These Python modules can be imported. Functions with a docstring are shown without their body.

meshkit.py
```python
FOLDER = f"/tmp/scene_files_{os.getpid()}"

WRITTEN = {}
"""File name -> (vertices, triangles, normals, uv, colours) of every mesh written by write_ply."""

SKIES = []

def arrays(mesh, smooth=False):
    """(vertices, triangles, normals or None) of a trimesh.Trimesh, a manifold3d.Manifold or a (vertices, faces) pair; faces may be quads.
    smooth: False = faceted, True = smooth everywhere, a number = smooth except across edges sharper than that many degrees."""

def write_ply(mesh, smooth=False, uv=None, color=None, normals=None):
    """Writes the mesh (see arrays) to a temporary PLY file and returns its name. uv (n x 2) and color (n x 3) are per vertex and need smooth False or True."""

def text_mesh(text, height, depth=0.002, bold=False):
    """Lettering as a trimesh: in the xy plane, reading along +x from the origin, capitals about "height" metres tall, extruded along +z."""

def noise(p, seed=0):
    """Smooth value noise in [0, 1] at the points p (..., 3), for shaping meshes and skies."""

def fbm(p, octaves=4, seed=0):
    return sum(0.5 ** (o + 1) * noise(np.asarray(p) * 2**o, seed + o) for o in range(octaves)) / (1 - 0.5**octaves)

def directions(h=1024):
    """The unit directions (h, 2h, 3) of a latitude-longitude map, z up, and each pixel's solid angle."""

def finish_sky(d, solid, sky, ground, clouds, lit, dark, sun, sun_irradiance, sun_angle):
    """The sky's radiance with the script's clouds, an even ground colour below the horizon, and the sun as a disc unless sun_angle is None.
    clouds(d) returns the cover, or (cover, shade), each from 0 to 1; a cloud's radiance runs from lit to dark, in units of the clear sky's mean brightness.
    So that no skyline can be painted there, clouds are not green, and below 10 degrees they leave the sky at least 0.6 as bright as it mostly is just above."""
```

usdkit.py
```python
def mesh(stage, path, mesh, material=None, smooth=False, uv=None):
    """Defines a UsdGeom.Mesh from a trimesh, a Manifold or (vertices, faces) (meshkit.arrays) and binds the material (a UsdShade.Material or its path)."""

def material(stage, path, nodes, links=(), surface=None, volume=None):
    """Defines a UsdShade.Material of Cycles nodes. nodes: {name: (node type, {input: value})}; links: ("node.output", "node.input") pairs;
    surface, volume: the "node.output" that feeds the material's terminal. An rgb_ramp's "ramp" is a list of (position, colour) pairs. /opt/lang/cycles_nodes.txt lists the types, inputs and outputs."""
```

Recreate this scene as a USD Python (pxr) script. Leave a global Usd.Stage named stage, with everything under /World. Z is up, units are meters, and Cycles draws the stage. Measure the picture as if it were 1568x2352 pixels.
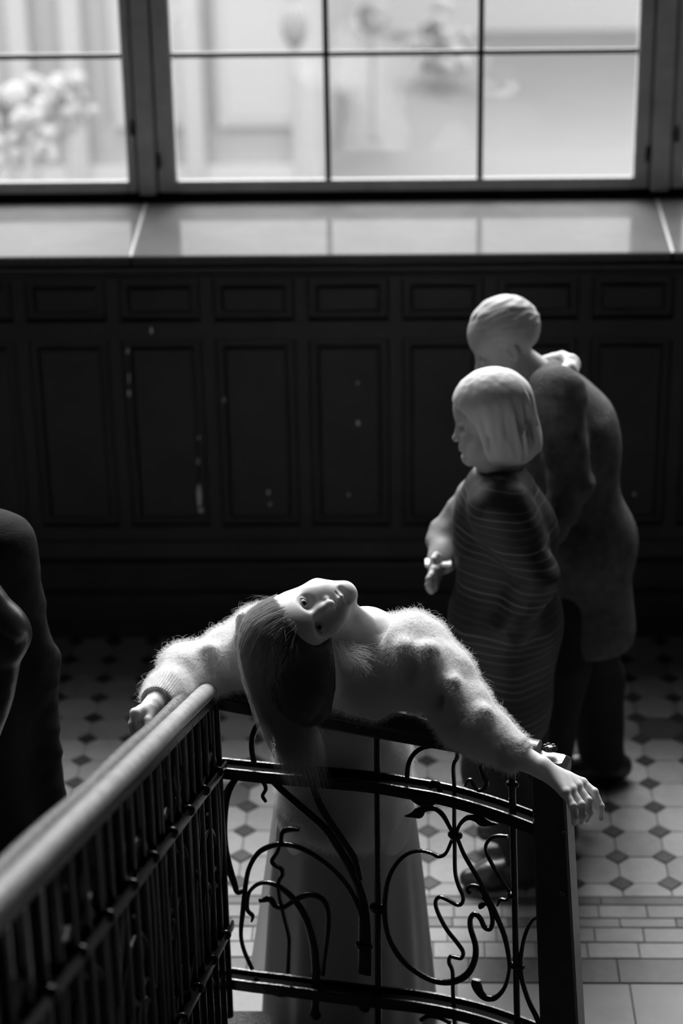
import math, random
import numpy as np
import trimesh
import manifold3d as m3
from scipy import sparse
from scipy.spatial import cKDTree
from pxr import Usd, UsdGeom, UsdLux, UsdShade, Gf, Sdf, Vt
import usdkit, meshkit

# ------------------------------------------------------------------ stage, camera, sky, exposure
stage = Usd.Stage.CreateInMemory()
UsdGeom.SetStageUpAxis(stage, 'Z')
UsdGeom.SetStageMetersPerUnit(stage, 1.0)
UsdGeom.Xform.Define(stage, '/World')
UsdGeom.Scope.Define(stage, '/World/Looks')

W_PX, H_PX, F_PX, CAM_H = 1568, 2352, 4852.0, 3.43
_p, _y, _r = np.radians([23.812, -2.081, 1.018])
_F = np.array([math.sin(_y) * math.cos(_p), math.cos(_y) * math.cos(_p), -math.sin(_p)])
_R = np.array([math.cos(_y), -math.sin(_y), 0.0])
_D = np.cross(_F, _R)
CAM = np.array([math.cos(_r) * _R + math.sin(_r) * _D, -math.sin(_r) * _R + math.cos(_r) * _D, _F])  # right, down, forward
EYE = np.array([0, 0, CAM_H])

cam = UsdGeom.Camera.Define(stage, '/World/camera')
mat4 = np.eye(4)
mat4[0, :3], mat4[1, :3], mat4[2, :3], mat4[3, :3] = CAM[0], -CAM[1], -CAM[2], EYE
cam.AddTransformOp().Set(Gf.Matrix4d(*mat4.ravel().tolist()))
cam.CreateHorizontalApertureAttr(24.0)
cam.CreateVerticalApertureAttr(36.0)
cam.CreateFocalLengthAttr(24.0 * F_PX / W_PX)
cam.CreateClippingRangeAttr(Gf.Vec2f(0.05, 500))
cam.CreateFStopAttr(2.0)
cam.CreateFocusDistanceAttr(4.68)
cam.CreateExposureAttr(0.0)

SKY, SUN = 1.7, 9.5
dome = UsdLux.DomeLight.Define(stage, '/World/sky')
dome.CreateIntensityAttr(SKY)
dome.CreateColorAttr(Gf.Vec3f(1, 1, 1))
sun = UsdLux.DistantLight.Define(stage, '/World/hazy_sun')
sun.CreateIntensityAttr(SUN)
sun.CreateAngleAttr(34.0)
SUN_AZ, SUN_EL = math.radians(-6), math.radians(46)     # azimuth from straight ahead (to the right), elevation
_sd = np.array([math.sin(SUN_AZ) * math.cos(SUN_EL), math.cos(SUN_AZ) * math.cos(SUN_EL), math.sin(SUN_EL)])
_zx = np.cross([0, 0, 1], _sd); _zx /= np.linalg.norm(_zx); _zy = np.cross(_sd, _zx)
sm = np.eye(4); sm[0, :3], sm[1, :3], sm[2, :3] = _zx, _zy, _sd
sun.AddTransformOp().Set(Gf.Matrix4d(*sm.ravel().tolist()))


def ray(x, y):
    return (x - 784) / F_PX * CAM[0] + (y - 1176) / F_PX * CAM[1] + CAM[2]
def at(x, y, Z):
    return EYE + Z * ray(x, y)
def on_z(x, y, z):
    d = ray(x, y); return EYE + d * ((z - CAM_H) / d[2])
def on_y(x, y, Y):
    d = ray(x, y); return EYE + d * (Y / d[1])
def on_plane(x, y, P, n):
    d = ray(x, y); return EYE + d * (np.dot(P - EYE, n) / np.dot(d, n))
def px(P):
    C = (np.asarray(P) - EYE) @ CAM.T
    return C[..., :2] / C[..., 2:] * F_PX + [784, 1176]

# ------------------------------------------------------------------ scene helpers
_names = {}
def numbered(path):
    k = _names.get(path, 0); _names[path] = k + 1
    return path if k == 0 else f'{path}_{k:03d}'
def tag(prim, label=None, cat=None, group=None, kind=None):
    for k, v in (('label', label), ('category', cat), ('group', group), ('kind', kind)):
        if v: prim.SetCustomDataByKey(k, v)
    return prim
def thing(name, label=None, cat=None, group=None, kind=None, loc=None):
    x = UsdGeom.Xform.Define(stage, numbered('/World/' + name))
    if loc is not None: x.AddTranslateOp().Set(Gf.Vec3d(*map(float, loc)))
    return tag(x.GetPrim(), label, cat, group, kind)
def path_of(parent):
    return '/World' if parent is None else str(parent.GetPath())
def obj(name, mesh, mat, parent=None, smooth=30, label=None, kind=None):
    m = usdkit.mesh(stage, numbered(path_of(parent) + '/' + name), mesh, mat, smooth=smooth)
    return tag(m.GetPrim(), label=label, kind=kind)

# ------------------------------------------------------------------ materials (a black and white photograph: every colour is a grey)
def mat(name, col, rough=0.5, spec=0.5, bump=None, mottle=None, coat=0.0, sheen=0.0, metal=0.0, sss=0.0):
    """bump: (scale, strength, detail); mottle: (scale, amount) wear in the colour; both in object space."""
    g = (col, col, col) if np.ndim(col) == 0 else col
    n = {'p': ('principled_bsdf', {'base_color': g, 'roughness': rough, 'specular_ior_level': spec, 'coat_weight': coat, 'coat_roughness': 0.15,
                                   'sheen_weight': sheen, 'metallic': metal})}
    L = []
    if bump or mottle:
        n['tc'] = ('geometry', {})
    if bump:
        n['bn'] = ('noise_texture', {'scale': bump[0], 'detail': bump[2] if len(bump) > 2 else 4.0, 'roughness': 0.6})
        n['b'] = ('bump', {'strength': bump[1], 'distance': 0.01})
        L += [('tc.position', 'bn.vector'), ('bn.fac', 'b.height'), ('b.normal', 'p.normal')]
    if mottle:
        a = mottle[1]
        n['mn'] = ('noise_texture', {'scale': mottle[0], 'detail': 5.0, 'roughness': 0.65})
        n['mr'] = ('rgb_ramp', {'ramp': [(0.3, tuple(c * (1 - a) for c in g)), (0.7, tuple(min(1, c * (1 + a)) for c in g))]})
        L += [('tc.position', 'mn.vector'), ('mn.fac', 'mr.fac'), ('mr.color', 'p.base_color')]
    if sss:
        n['p'][1].update(subsurface_weight=sss, subsurface_scale=0.008, subsurface_radius=(1.0, 1.0, 1.0))
    return usdkit.material(stage, '/World/Looks/' + name, n, L, surface='p.BSDF')

def fibre_mat(name, col, trans, mixf=0.45):
    n = {'d': ('diffuse_bsdf', {'color': (col,) * 3}), 't': ('translucent_bsdf', {'color': (trans,) * 3}), 'm': ('mix_closure', {'fac': mixf})}
    return usdkit.material(stage, '/World/Looks/' + name, n, [('d.BSDF', 'm.closure1'), ('t.BSDF', 'm.closure2')], surface='m.closure')

M_iron = mat('iron', 0.007, 0.22, 0.5, bump=(90, 0.25))
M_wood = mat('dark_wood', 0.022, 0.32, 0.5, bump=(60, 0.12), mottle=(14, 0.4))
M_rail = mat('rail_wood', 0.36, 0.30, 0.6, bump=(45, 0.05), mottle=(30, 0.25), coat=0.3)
M_railworn = mat('rail_worn', 0.07, 0.32, 0.5, bump=(70, 0.5), mottle=(50, 0.7))
M_wains = mat('wainscot', 0.027, 0.5, 0.4, bump=(20, 0.06), mottle=(5, 0.3))
M_chip = mat('bare_chip', 0.75, 0.7)
M_sill = mat('sill_stone', 0.11, 0.10, 0.018, mottle=(6, 0.10))
M_joint = mat('sill_joint', 0.36, 0.4, 0.2)
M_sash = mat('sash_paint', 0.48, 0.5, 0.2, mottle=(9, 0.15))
M_gap = mat('shadow_gap', 0.01, 0.9, 0.0)  # near-black colour painted in as the shade of gaps and rail troughs
M_plaster = mat('plaster', 0.028, 0.8)
M_ceiling = mat('ceiling_plaster', 0.035, 0.8)
M_oct = [mat(f'octagon_tile_{i}', c, 0.36, 0.12, mottle=(26, 0.10)) for i, c in enumerate((0.25, 0.27, 0.235, 0.29))]
M_octd = mat('octagon_tile_dark', 0.085, 0.36, 0.12, mottle=(26, 0.12))
M_dia = [mat(f'diamond_tile_{i}', c, 0.38, 0.12, mottle=(60, 0.22)) for i, c in enumerate((0.045, 0.055, 0.038))]
M_strip = [mat(f'border_tile_{i}', c, 0.38, 0.12, mottle=(30, 0.10)) for i, c in enumerate((0.19, 0.21, 0.18))]
M_stripd = mat('border_tile_dark', 0.07, 0.38, 0.12, mottle=(30, 0.2))
M_slab = mat('stone_slab', 0.17, 0.4, 0.12, mottle=(8, 0.12))
M_grout = mat('grout', 0.06, 0.9)
M_granite = mat('granite', 0.045, 0.7, 0.1, mottle=(120, 0.8))
M_metal = mat('metal', 0.35, 0.3, metal=1.0)
M_glass = usdkit.material(stage, '/World/Looks/pane_glass', {      # thin pane: Schlick's reflection over plain see-through
    't': ('transparent_bsdf', {'color': (0.97, 0.97, 0.97)}), 'g': ('glossy_bsdf', {'color': (1, 1, 1), 'roughness': 0.01}),
    'lw': ('layer_weight', {'blend': 0.5}), 'pw': ('math', {'math_type': 'power', 'value2': 5.0}),
    'ma': ('math', {'math_type': 'multiply_add', 'value2': 0.96, 'value3': 0.04}), 'm': ('mix_closure', {})},
    [('lw.facing', 'pw.value1'), ('pw.value', 'ma.value1'), ('ma.value', 'm.fac'), ('t.BSDF', 'm.closure1'), ('g.BSDF', 'm.closure2')], surface='m.closure')

# ------------------------------------------------------------------ mesh helpers
def box(lo, hi, bev=0.0):
    lo, hi = np.minimum(lo, hi), np.maximum(lo, hi)
    if bev <= 0:
        b = trimesh.creation.box(hi - lo); b.apply_translation((np.asarray(lo) + hi) / 2); return b
    bev = min(bev, 0.45 * float(np.min(hi - lo)))
    pts = []
    for ax in range(3):
        a, c = lo + bev, hi - bev
        a = a.copy(); c = c.copy(); a[ax], c[ax] = lo[ax], hi[ax]
        pts += [[(a, c)[i][0], (a, c)[j][1], (a, c)[k][2]] for i in (0, 1) for j in (0, 1) for k in (0, 1)]
    return hull(pts)
def hull(pts):
    return m3.Manifold.hull_points(np.asarray(pts, float))
def tm(m):
    if isinstance(m, trimesh.Trimesh): return m
    v, f, _ = meshkit.arrays(m); return trimesh.Trimesh(v, f, process=False)
def cat(*ms):
    return trimesh.util.concatenate([tm(m) for m in ms])
def prism(poly, z0, z1, ch=0.0):
    """A polygon (xy, counter-clockwise, convex) as a slab from z0 to z1 with a chamfered top edge."""
    poly = np.asarray(poly, float); c = poly.mean(0)
    def ring(s, z): 
        q = poly + (c - poly) / np.linalg.norm(c - poly, axis=1)[:, None] * s
        return np.c_[q, np.full(len(q), z)]
    rings = [ring(0, z0), ring(0, z1 - ch), ring(ch * 1.2, z1)]
    n = len(poly); v = np.vstack(rings); f = []
    for r in range(2):
        for i in range(n):
            a, b = r * n + i, r * n + (i + 1) % n
            f += [[a, b, b + n], [a, b + n, a + n]]
    f += [[2 * n, 2 * n + i, 2 * n + i + 1] for i in range(1, n - 1)]
    return trimesh.Trimesh(v, np.array(f), process=False)
def catmull(pts, per=6, closed=False):
    """Smooth curve through rows of pts (any number of columns)."""
    P = np.asarray(pts, float)
    P = np.vstack([2 * P[0] - P[1], P, 2 * P[-1] - P[-2]])
    out = []
    for i in range(1, len(P) - 2):
        p0, p1, p2, p3 = P[i - 1:i + 3]
        for t in np.linspace(0, 1, per, endpoint=False):
            out.append(0.5 * (2 * p1 + (p2 - p0) * t + (2 * p0 - 5 * p1 + 4 * p2 - p3) * t ** 2 + (3 * p1 - p0 - 3 * p2 + p3) * t ** 3))
    out.append(P[-2])
    return np.array(out)
def sweep(path, ra, rb, nrm, sides=10, power=1.0):
    """Tube along path: half width ra in the plane of the curve, half depth rb along nrm (the plane's normal)."""
    path = np.asarray(path, float); n = len(path)
    ra = np.broadcast_to(ra, n); rb = np.broadcast_to(rb, n)
    tan = np.gradient(path, axis=0); tan /= np.linalg.norm(tan, axis=1)[:, None] + 1e-12
    nn = np.broadcast_to(nrm, (n, 3)); nn = nn - (nn * tan).sum(1)[:, None] * tan
    nn = nn / (np.linalg.norm(nn, axis=1)[:, None] + 1e-12)
    side = np.cross(nn, tan)
    th = np.linspace(0, 2 * np.pi, sides, endpoint=False) + np.pi / sides
    c, s = np.cos(th), np.sin(th)
    c = np.sign(c) * abs(c) ** power; s = np.sign(s) * abs(s) ** power
    v = path[:, None] + side[:, None] * (ra[:, None] * c)[..., None] + nn[:, None] * (rb[:, None] * s)[..., None]
    v = v.reshape(-1, 3); f = []
    i = np.arange(n - 1)[:, None] * sides; j = np.arange(sides)[None]; k = (j + 1) % sides
    a, b, cc, d = (i + j).ravel(), (i + k).ravel(), (i + sides + k).ravel(), (i + sides + j).ravel()
    f = np.vstack([np.c_[a, b, cc], np.c_[a, cc, d]])
    v = np.vstack([v, path[:1], path[-1:]]); e0, e1 = len(v) - 2, len(v) - 1
    jj = np.arange(sides); kk = (jj + 1) % sides; o = (n - 1) * sides
    f = np.vstack([f, np.c_[kk, jj, np.full(sides, e0)], np.c_[o + jj, o + kk, np.full(sides, e1)]])
    t = trimesh.Trimesh(v, f, process=False)
    if t.volume < 0: t.invert()
    return t
def extrude_along(profile, P, Q, side, up):
    """Closed 2D profile (u along side, w along up; convex or not) swept straight from P to Q."""
    from shapely.geometry import Polygon
    m = trimesh.creation.extrude_polygon(Polygon(profile), float(np.linalg.norm(np.subtract(Q, P))), engine='earcut')
    d = np.subtract(Q, P) / np.linalg.norm(np.subtract(Q, P))
    T = np.eye(4); T[:3, 0], T[:3, 1], T[:3, 2], T[:3, 3] = side, up, d, P
    m.apply_transform(T)
    if m.volume < 0: m.invert()
    return m
def sphere(c, r, sub=2):
    s = trimesh.creation.icosphere(sub, 1.0); s.apply_scale(r if np.ndim(r) == 0 else list(r)); s.apply_translation(c); return s

# ------------------------------------------------------------------ signed distance bodies
def v3(*a): return np.asarray(a if len(a) > 1 else a[0], np.float32)
def sd_cap(P, a, b, ra, rb):
    a, b = v3(a), v3(b); ab = b - a
    t = np.clip(((P - a) @ ab) / max(float(ab @ ab), 1e-12), 0, 1)
    return np.linalg.norm(P - a - t[:, None] * ab, axis=1) - (ra + (rb - ra) * t)
def sd_ell(P, c, r, R=None):
    q = P - v3(c)
    if R is not None: q = q @ np.asarray(R, np.float32).T        # rows of R: the ellipsoid's axes
    r = v3(r); k0 = np.linalg.norm(q / r, axis=1); k1 = np.linalg.norm(q / (r * r), axis=1)
    return k0 * (k0 - 1) / np.maximum(k1, 1e-9)
def smin(a, b, k):
    h = np.maximum(k - np.abs(a - b), 0) / k
    return np.minimum(a, b) - h * h * k * 0.25
def smax(a, b, k): return -smin(-a, -b, k)
def chain(P, pts, rad, k):
    d = None
    for i in range(len(pts) - 1):
        e = sd_cap(P, pts[i], pts[i + 1], rad[i], rad[i + 1])
        d = e if d is None else smin(d, e, k)
    return d
def surface(fn, lo, hi, h, B=8, smooth=2, margin=1.0):
    """Surface nets of the zero set of fn over the box lo..hi, cell size h; only blocks near the surface are sampled finely."""
    lo, hi = np.asarray(lo, float), np.asarray(hi, float)
    nb = np.maximum(np.ceil((hi - lo) / (h * B)).astype(int), 1); N = nb * B + 1
    ii = np.stack(np.meshgrid(*[np.arange(k) for k in nb], indexing='ij'), -1).reshape(-1, 3)
    cen = (lo + (ii * B + B / 2) * h).astype(np.float32)
    dc = fn(cen); rad = B * h * 0.87 * margin + 0.004
    D = np.ones(N, np.float32)
    near = np.abs(dc) < rad
    for b in ii[(~near) & (dc < 0)]:
        D[b[0] * B:b[0] * B + B + 1, b[1] * B:b[1] * B + B + 1, b[2] * B:b[2] * B + B + 1] = -1
    o = np.stack(np.meshgrid(*[np.arange(B + 1)] * 3, indexing='ij'), -1).reshape(-1, 3)
    blocks = ii[near]
    for s in range(0, len(blocks), 400):
        bl = blocks[s:s + 400]
        idx = (bl[:, None] * B + o[None])
        val = fn((lo + idx.reshape(-1, 3) * h).astype(np.float32)).astype(np.float32)
        ix = idx.reshape(-1, 3); D[ix[:, 0], ix[:, 1], ix[:, 2]] = val
    S = D < 0
    c = S[:-1, :-1, :-1].astype(np.int8)
    tot = np.zeros_like(c)
    offs = [(a, b, d) for a in (0, 1) for b in (0, 1) for d in (0, 1)]
    for a, b, d in offs:
        tot += S[a:N[0] - 1 + a, b:N[1] - 1 + b, d:N[2] - 1 + d]
    cells = np.argwhere((tot > 0) & (tot < 8))
    vid = np.full(tot.shape, -1, np.int64); vid[tuple(cells.T)] = np.arange(len(cells))
    cv = np.stack([D[cells[:, 0] + a, cells[:, 1] + b, cells[:, 2] + d] for a, b, d in offs], 1)
    acc = np.zeros((len(cells), 3)); cnt = np.zeros(len(cells))
    for i in range(8):
        for j in range(i + 1, 8):
            oi, oj = np.array(offs[i]), np.array(offs[j])
            if abs(oi - oj).sum() != 1: continue
            a, b = cv[:, i], cv[:, j]; m = (a < 0) != (b < 0)
            t = np.where(m, a / np.where(m, a - b, 1), 0)
            acc += np.where(m[:, None], oi + t[:, None] * (oj - oi), 0); cnt += m
    V = lo + (cells + acc / cnt[:, None]) * h
    F = []
    for ax in range(3):
        u, w = (ax + 1) % 3, (ax + 2) % 3
        sl0 = [slice(None)] * 3; sl1 = [slice(None)] * 3; sl0[ax] = slice(0, -1); sl1[ax] = slice(1, None)
        A, Bv = S[tuple(sl0)], S[tuple(sl1)]
        e = np.argwhere(A != Bv)
        e = e[(e[:, u] > 0) & (e[:, w] > 0) & (e[:, u] < N[u] - 1) & (e[:, w] < N[w] - 1)]
        inside = A[tuple(e.T)]
        du = np.zeros(3, int); dw = np.zeros(3, int); du[u] = 1; dw[w] = 1
        q = np.stack([vid[tuple((e - du - dw).T)], vid[tuple((e - dw).T)], vid[tuple(e.T)], vid[tuple((e - du).T)]], 1)
        q[~inside] = q[~inside][:, ::-1]
        F += [q[:, [0, 1, 2]], q[:, [0, 2, 3]]]
    F = np.vstack(F)
    if smooth:
        V = relax(V, F, smooth)
    return trimesh.Trimesh(V, F, process=False)
def relax(V, F, it, lam=0.5, mu=-0.52):
    n = len(V); e = np.vstack([F[:, [0, 1]], F[:, [1, 2]], F[:, [2, 0]]]); e = np.vstack([e, e[:, ::-1]])
    A = sparse.csr_matrix((np.ones(len(e)), (e[:, 0], e[:, 1])), (n, n)); A.data[:] = 1
    dg = np.maximum(np.asarray(A.sum(1)).ravel(), 1)
    for _ in range(it):
        for k in (lam, mu):
            V = V + k * (A @ V / dg[:, None] - V)
    return V

# ================================================================== THE SETTING
Y_WALL, Y_GLASS, Z_SILL = 6.731, 7.386, 1.398
X_L, X_R, Y_BACK, Z_CEIL = -3.6, 3.6, -3.2, 7.4
rng = random.Random(7)

# ---- floor: octagons with corner diamonds, then a border of narrow courses, then slabs
DT, TX0, TY0 = 0.13766, -1.05487, 6.64119
floor = thing('floor', kind='structure')
obj('grout_bed', box(np.array([X_L, 2.4, -0.12]), np.array([X_R, Y_WALL + 0.1, -0.003])), M_grout, floor, smooth=False)
cut = 0.25 * DT; g = 0.0012
def octagon(cx, cy, ylo=None):
    h, c = DT / 2 - g, cut + g * 0.4
    p = [(-h + c, -h), (h - c, -h), (h, -h + c), (h, h - c), (h - c, h), (-h + c, h), (-h, h - c), (-h, -h + c)]
    p = [(cx + a, cy + b) for a, b in p]
    if ylo is not None:
        from shapely.geometry import Polygon, box as sbox
        p = list(Polygon(p).intersection(sbox(-9, ylo, 9, 99)).exterior.coords)[:-1]
        a = np.array(p); 
        if 0.5 * np.sum(a[:, 0] * np.roll(a[:, 1], -1) - np.roll(a[:, 0], -1) * a[:, 1]) < 0: p = p[::-1]
    return p
Y_BORDER = 5.062
dark = {(4, 13), (4, 14), (7, 3), (7, 2), (-1, 6), (2, 11)}
def in_view(P, m=60):
    q = px(P); return -m < q[0] < W_PX + m and -m < q[1] < H_PX + m
far_tiles = []
for r in range(-2, 12):
    for c in range(-14, 32):
        cx, cy = TX0 + (c + 0.5) * DT, TY0 - (r + 0.5) * DT
        if not (X_L < cx < X_R) or cy + DT / 2 <= Y_BORDER + 0.005 or cy - DT / 2 > Y_WALL: continue
        last = cy - DT / 2 < Y_BORDER
        dz = rng.uniform(-0.0006, 0.0006)
        m = prism(octagon(cx, cy, Y_BORDER if last else None), -0.02, dz, 0.0015)
        if in_view((cx, cy, 0)):
            obj('octagon_tile', m, M_octd if (r, c) in dark else rng.choice(M_oct), floor, smooth=False)
        else: far_tiles.append(m)
far_dia = []
for r in range(-1, 12):
    for c in range(-14, 32):
        cx, cy = TX0 + c * DT, TY0 - r * DT
        if not (X_L < cx < X_R) or cy - cut < Y_BORDER - 0.02 or cy > Y_WALL: continue
        k = cut - g * 1.6
        m = prism([(cx, cy - k), (cx + k, cy), (cx, cy + k), (cx - k, cy)], -0.02, rng.uniform(-0.0004, 0.0012), 0.001)
        if in_view((cx, cy, 0)): obj('diamond_tile', m, rng.choice(M_dia), floor, smooth=False)
        else: far_dia.append(m)
# border courses: (y far, y near, tile length, x phase, palette)
courses = [(5.059, 5.021, 0.25, 0.11, 'mid'), (5.018, 4.957, 0.135, 0.02, 'light'), (4.954, 4.912, 0.155, 0.07, 'mix'),
           (4.909, 4.842, 0.135, 0.0, 'light'), (4.839, 4.768, 0.14, 0.075, 'light'), (4.765, 4.658, 0.20, 0.13, 'dark'), (4.654, 4.25, 0.46, 0.235, 'slab')]
M_mid = mat('border_tile_mid', 0.10, 0.38, 0.12, mottle=(30, 0.15))
for yf, yn, ln, ph, pal in courses:
    x = ph + 0.42 - 12 * ln - 1.0
    while x < X_R:
        lo, hi = np.array([x + g, yn + g, -0.02]), np.array([x + ln - g, yf - g, rng.uniform(-0.0006, 0.0006)])
        m = prism([(lo[0], lo[1]), (hi[0], lo[1]), (hi[0], hi[1]), (lo[0], hi[1])], -0.02, hi[2], 0.0015)
        mm = {'mid': M_mid, 'light': rng.choice(M_strip), 'mix': rng.choice([M_mid, M_strip[0], M_strip[2]]), 'dark': M_stripd, 'slab': M_slab}[pal]
        if in_view(((lo[0] + hi[0]) / 2, (lo[1] + hi[1]) / 2, 0), 200 if pal != 'slab' else 600):
            obj('stone_slab' if pal == 'slab' else 'border_tile', m, mm, floor, smooth=False)
        else: far_tiles.append(m)
        x += ln
obj('tile_field', cat(*far_tiles), M_oct[0], floor, smooth=False, kind='stuff')
obj('diamond_field', cat(*far_dia), M_dia[0], floor, smooth=False, kind='stuff')
obj('lower_landing', box(np.array([X_L, Y_BACK, -0.14]), np.array([X_R, 4.26, -0.004])), M_granite, floor, smooth=False)

# ---- wall under the windows: panelled wainscot
wall = thing('wall_back', kind='structure')
obj('masonry', box(np.array([X_L, Y_WALL + 0.03, 0]), np.array([X_R, Y_WALL + 0.75, Z_SILL - 0.04])), M_plaster, wall, smooth=False)
PITCH, XP0 = 0.3155, -1.1565      # panel centres
xs = [XP0 + PITCH * i for i in range(-8, 16)]
def raised(cx, z0, z1, w):
    """A raised-and-fielded panel: back board, sloping margin, field."""
    a = [(cx - w / 2, z0), (cx + w / 2, z1)]
    s = 0.035
    out = [box(np.array([a[0][0], Y_WALL + 0.006, z0]), np.array([a[1][0], Y_WALL + 0.03, z1]))]
    pts = [[x, Y_WALL + 0.012, z] for x in (a[0][0] + 0.012, a[1][0] - 0.012) for z in (z0 + 0.012, z1 - 0.012)]
    pts += [[x, Y_WALL - 0.004, z] for x in (a[0][0] + s, a[1][0] - s) for z in (z0 + s, z1 - s)]
    pts += [[x, Y_WALL + 0.02, z] for x in (a[0][0] + 0.012, a[1][0] - 0.012) for z in (z0 + 0.012, z1 - 0.012)]
    return cat(out[0], hull(pts))
zu0, zu1, zt0, zt1 = 1.165, 1.305, 0.412, 1.092
pw = 0.262
for cx in xs:
    obj('panel', raised(cx, zu0, zu1, pw), M_wains, wall, smooth=False)
    obj('panel', raised(cx, zt0, zt1, pw), M_wains, wall, smooth=False)
    obj('stile', box(np.array([cx + pw / 2, Y_WALL - 0.012, 0.30]), np.array([cx + PITCH - pw / 2, Y_WALL + 0.03, 1.33]), 0.006), M_wains, wall, smooth=False)
for z0, z1, d in ((1.305, 1.345, 0.0115), (1.092, 1.165, 0.0115), (0.352, 0.412, 0.0115)):
    obj('rail', box(np.array([X_L, Y_WALL - d, z0]), np.array([X_R, Y_WALL + 0.03, z1]), 0.005), M_wains, wall, smooth=False)
obj('cornice_moulding', extrude_along([(0, 0), (-0.02, 0.0), (-0.03, 0.014), (-0.05, 0.018), (-0.058, 0.03), (-0.058, 0.038), (0.02, 0.038)],
    (X_L, Y_WALL, Z_SILL - 0.078), (X_R, Y_WALL, Z_SILL - 0.078), (0, 1, 0), (0, 0, 1)), M_wains, wall)
# paint chips knocked out of the panelling: (x, y, w, h) in the photograph
for i, (cx, cy, w, h) in enumerate([(475, 688, 9, 8), (193, 778, 7, 7), (347, 760, 5, 20), (293, 806, 6, 14), (296, 905, 7, 18), (296, 868, 3, 30), (457, 1140, 9, 62), (461, 1172, 12, 14),
                                    (822, 972, 9, 14), (821, 880, 5, 8), (693, 808, 6, 8), (514, 918, 4, 14), (456, 1006, 4, 10), (616, 1130, 6, 12), (270, 1279, 34, 6), (800, 1137, 4, 8), (455, 1060, 4, 20), (620, 1158, 4, 8), (1118, 636, 6, 3), (1456, 1135, 5, 10), (1500, 1277, 30, 5)]):
    yy = Y_WALL - (0.0135 if cy > 1200 or cx in (347, 822, 821, 616, 620) else 0.0055)
    r2 = random.Random(i)
    n = 9; poly = []
    for k in range(n):
        t = 2 * math.pi * k / n; s = r2.uniform(0.6, 1.0)
        q = on_y(cx + w * 0.6 * s * math.cos(t), cy + h * 0.55 * s * math.sin(t), yy); poly.append((q[0], q[2]))
    m = prism(np.array(poly)[::-1] if False else np.array(poly), 0, 0.004, 0.0008)
    v = m.vertices.copy(); m.vertices = np.c_[v[:, 0], yy + 0.003 - v[:, 2], v[:, 1]]
    if m.volume < 0: m.invert()
    obj('paint_chip', m, M_chip, wall, smooth=False, label='bare wood chip in the dark paint')
bb = thing('baseboard_back', kind='structure')
obj('plinth', box(np.array([X_L, Y_WALL - 0.03, 0.0]), np.array([X_R, Y_WALL + 0.03, 0.262]), 0.004), M_wains, bb, smooth=False)
obj('plinth_cap', extrude_along([(0.03, 0), (-0.045, 0), (-0.05, 0.008), (-0.045, 0.02), (-0.02, 0.03), (-0.016, 0.09), (0.03, 0.09)], (X_L, Y_WALL, 0.262), (X_R, Y_WALL, 0.262), (0, 1, 0), (0, 0, 1)), M_wains, bb)
obj('skirting_step', box(np.array([X_L, Y_WALL - 0.055, 0.0]), np.array([X_R, Y_WALL - 0.02, 0.17]), 0.006), M_wains, bb, smooth=False)
obj('shoe_moulding', box(np.array([X_L, Y_WALL - 0.07, 0.0]), np.array([X_R, Y_WALL - 0.05, 0.06]), 0.006), M_wains, bb, smooth=False)

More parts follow.
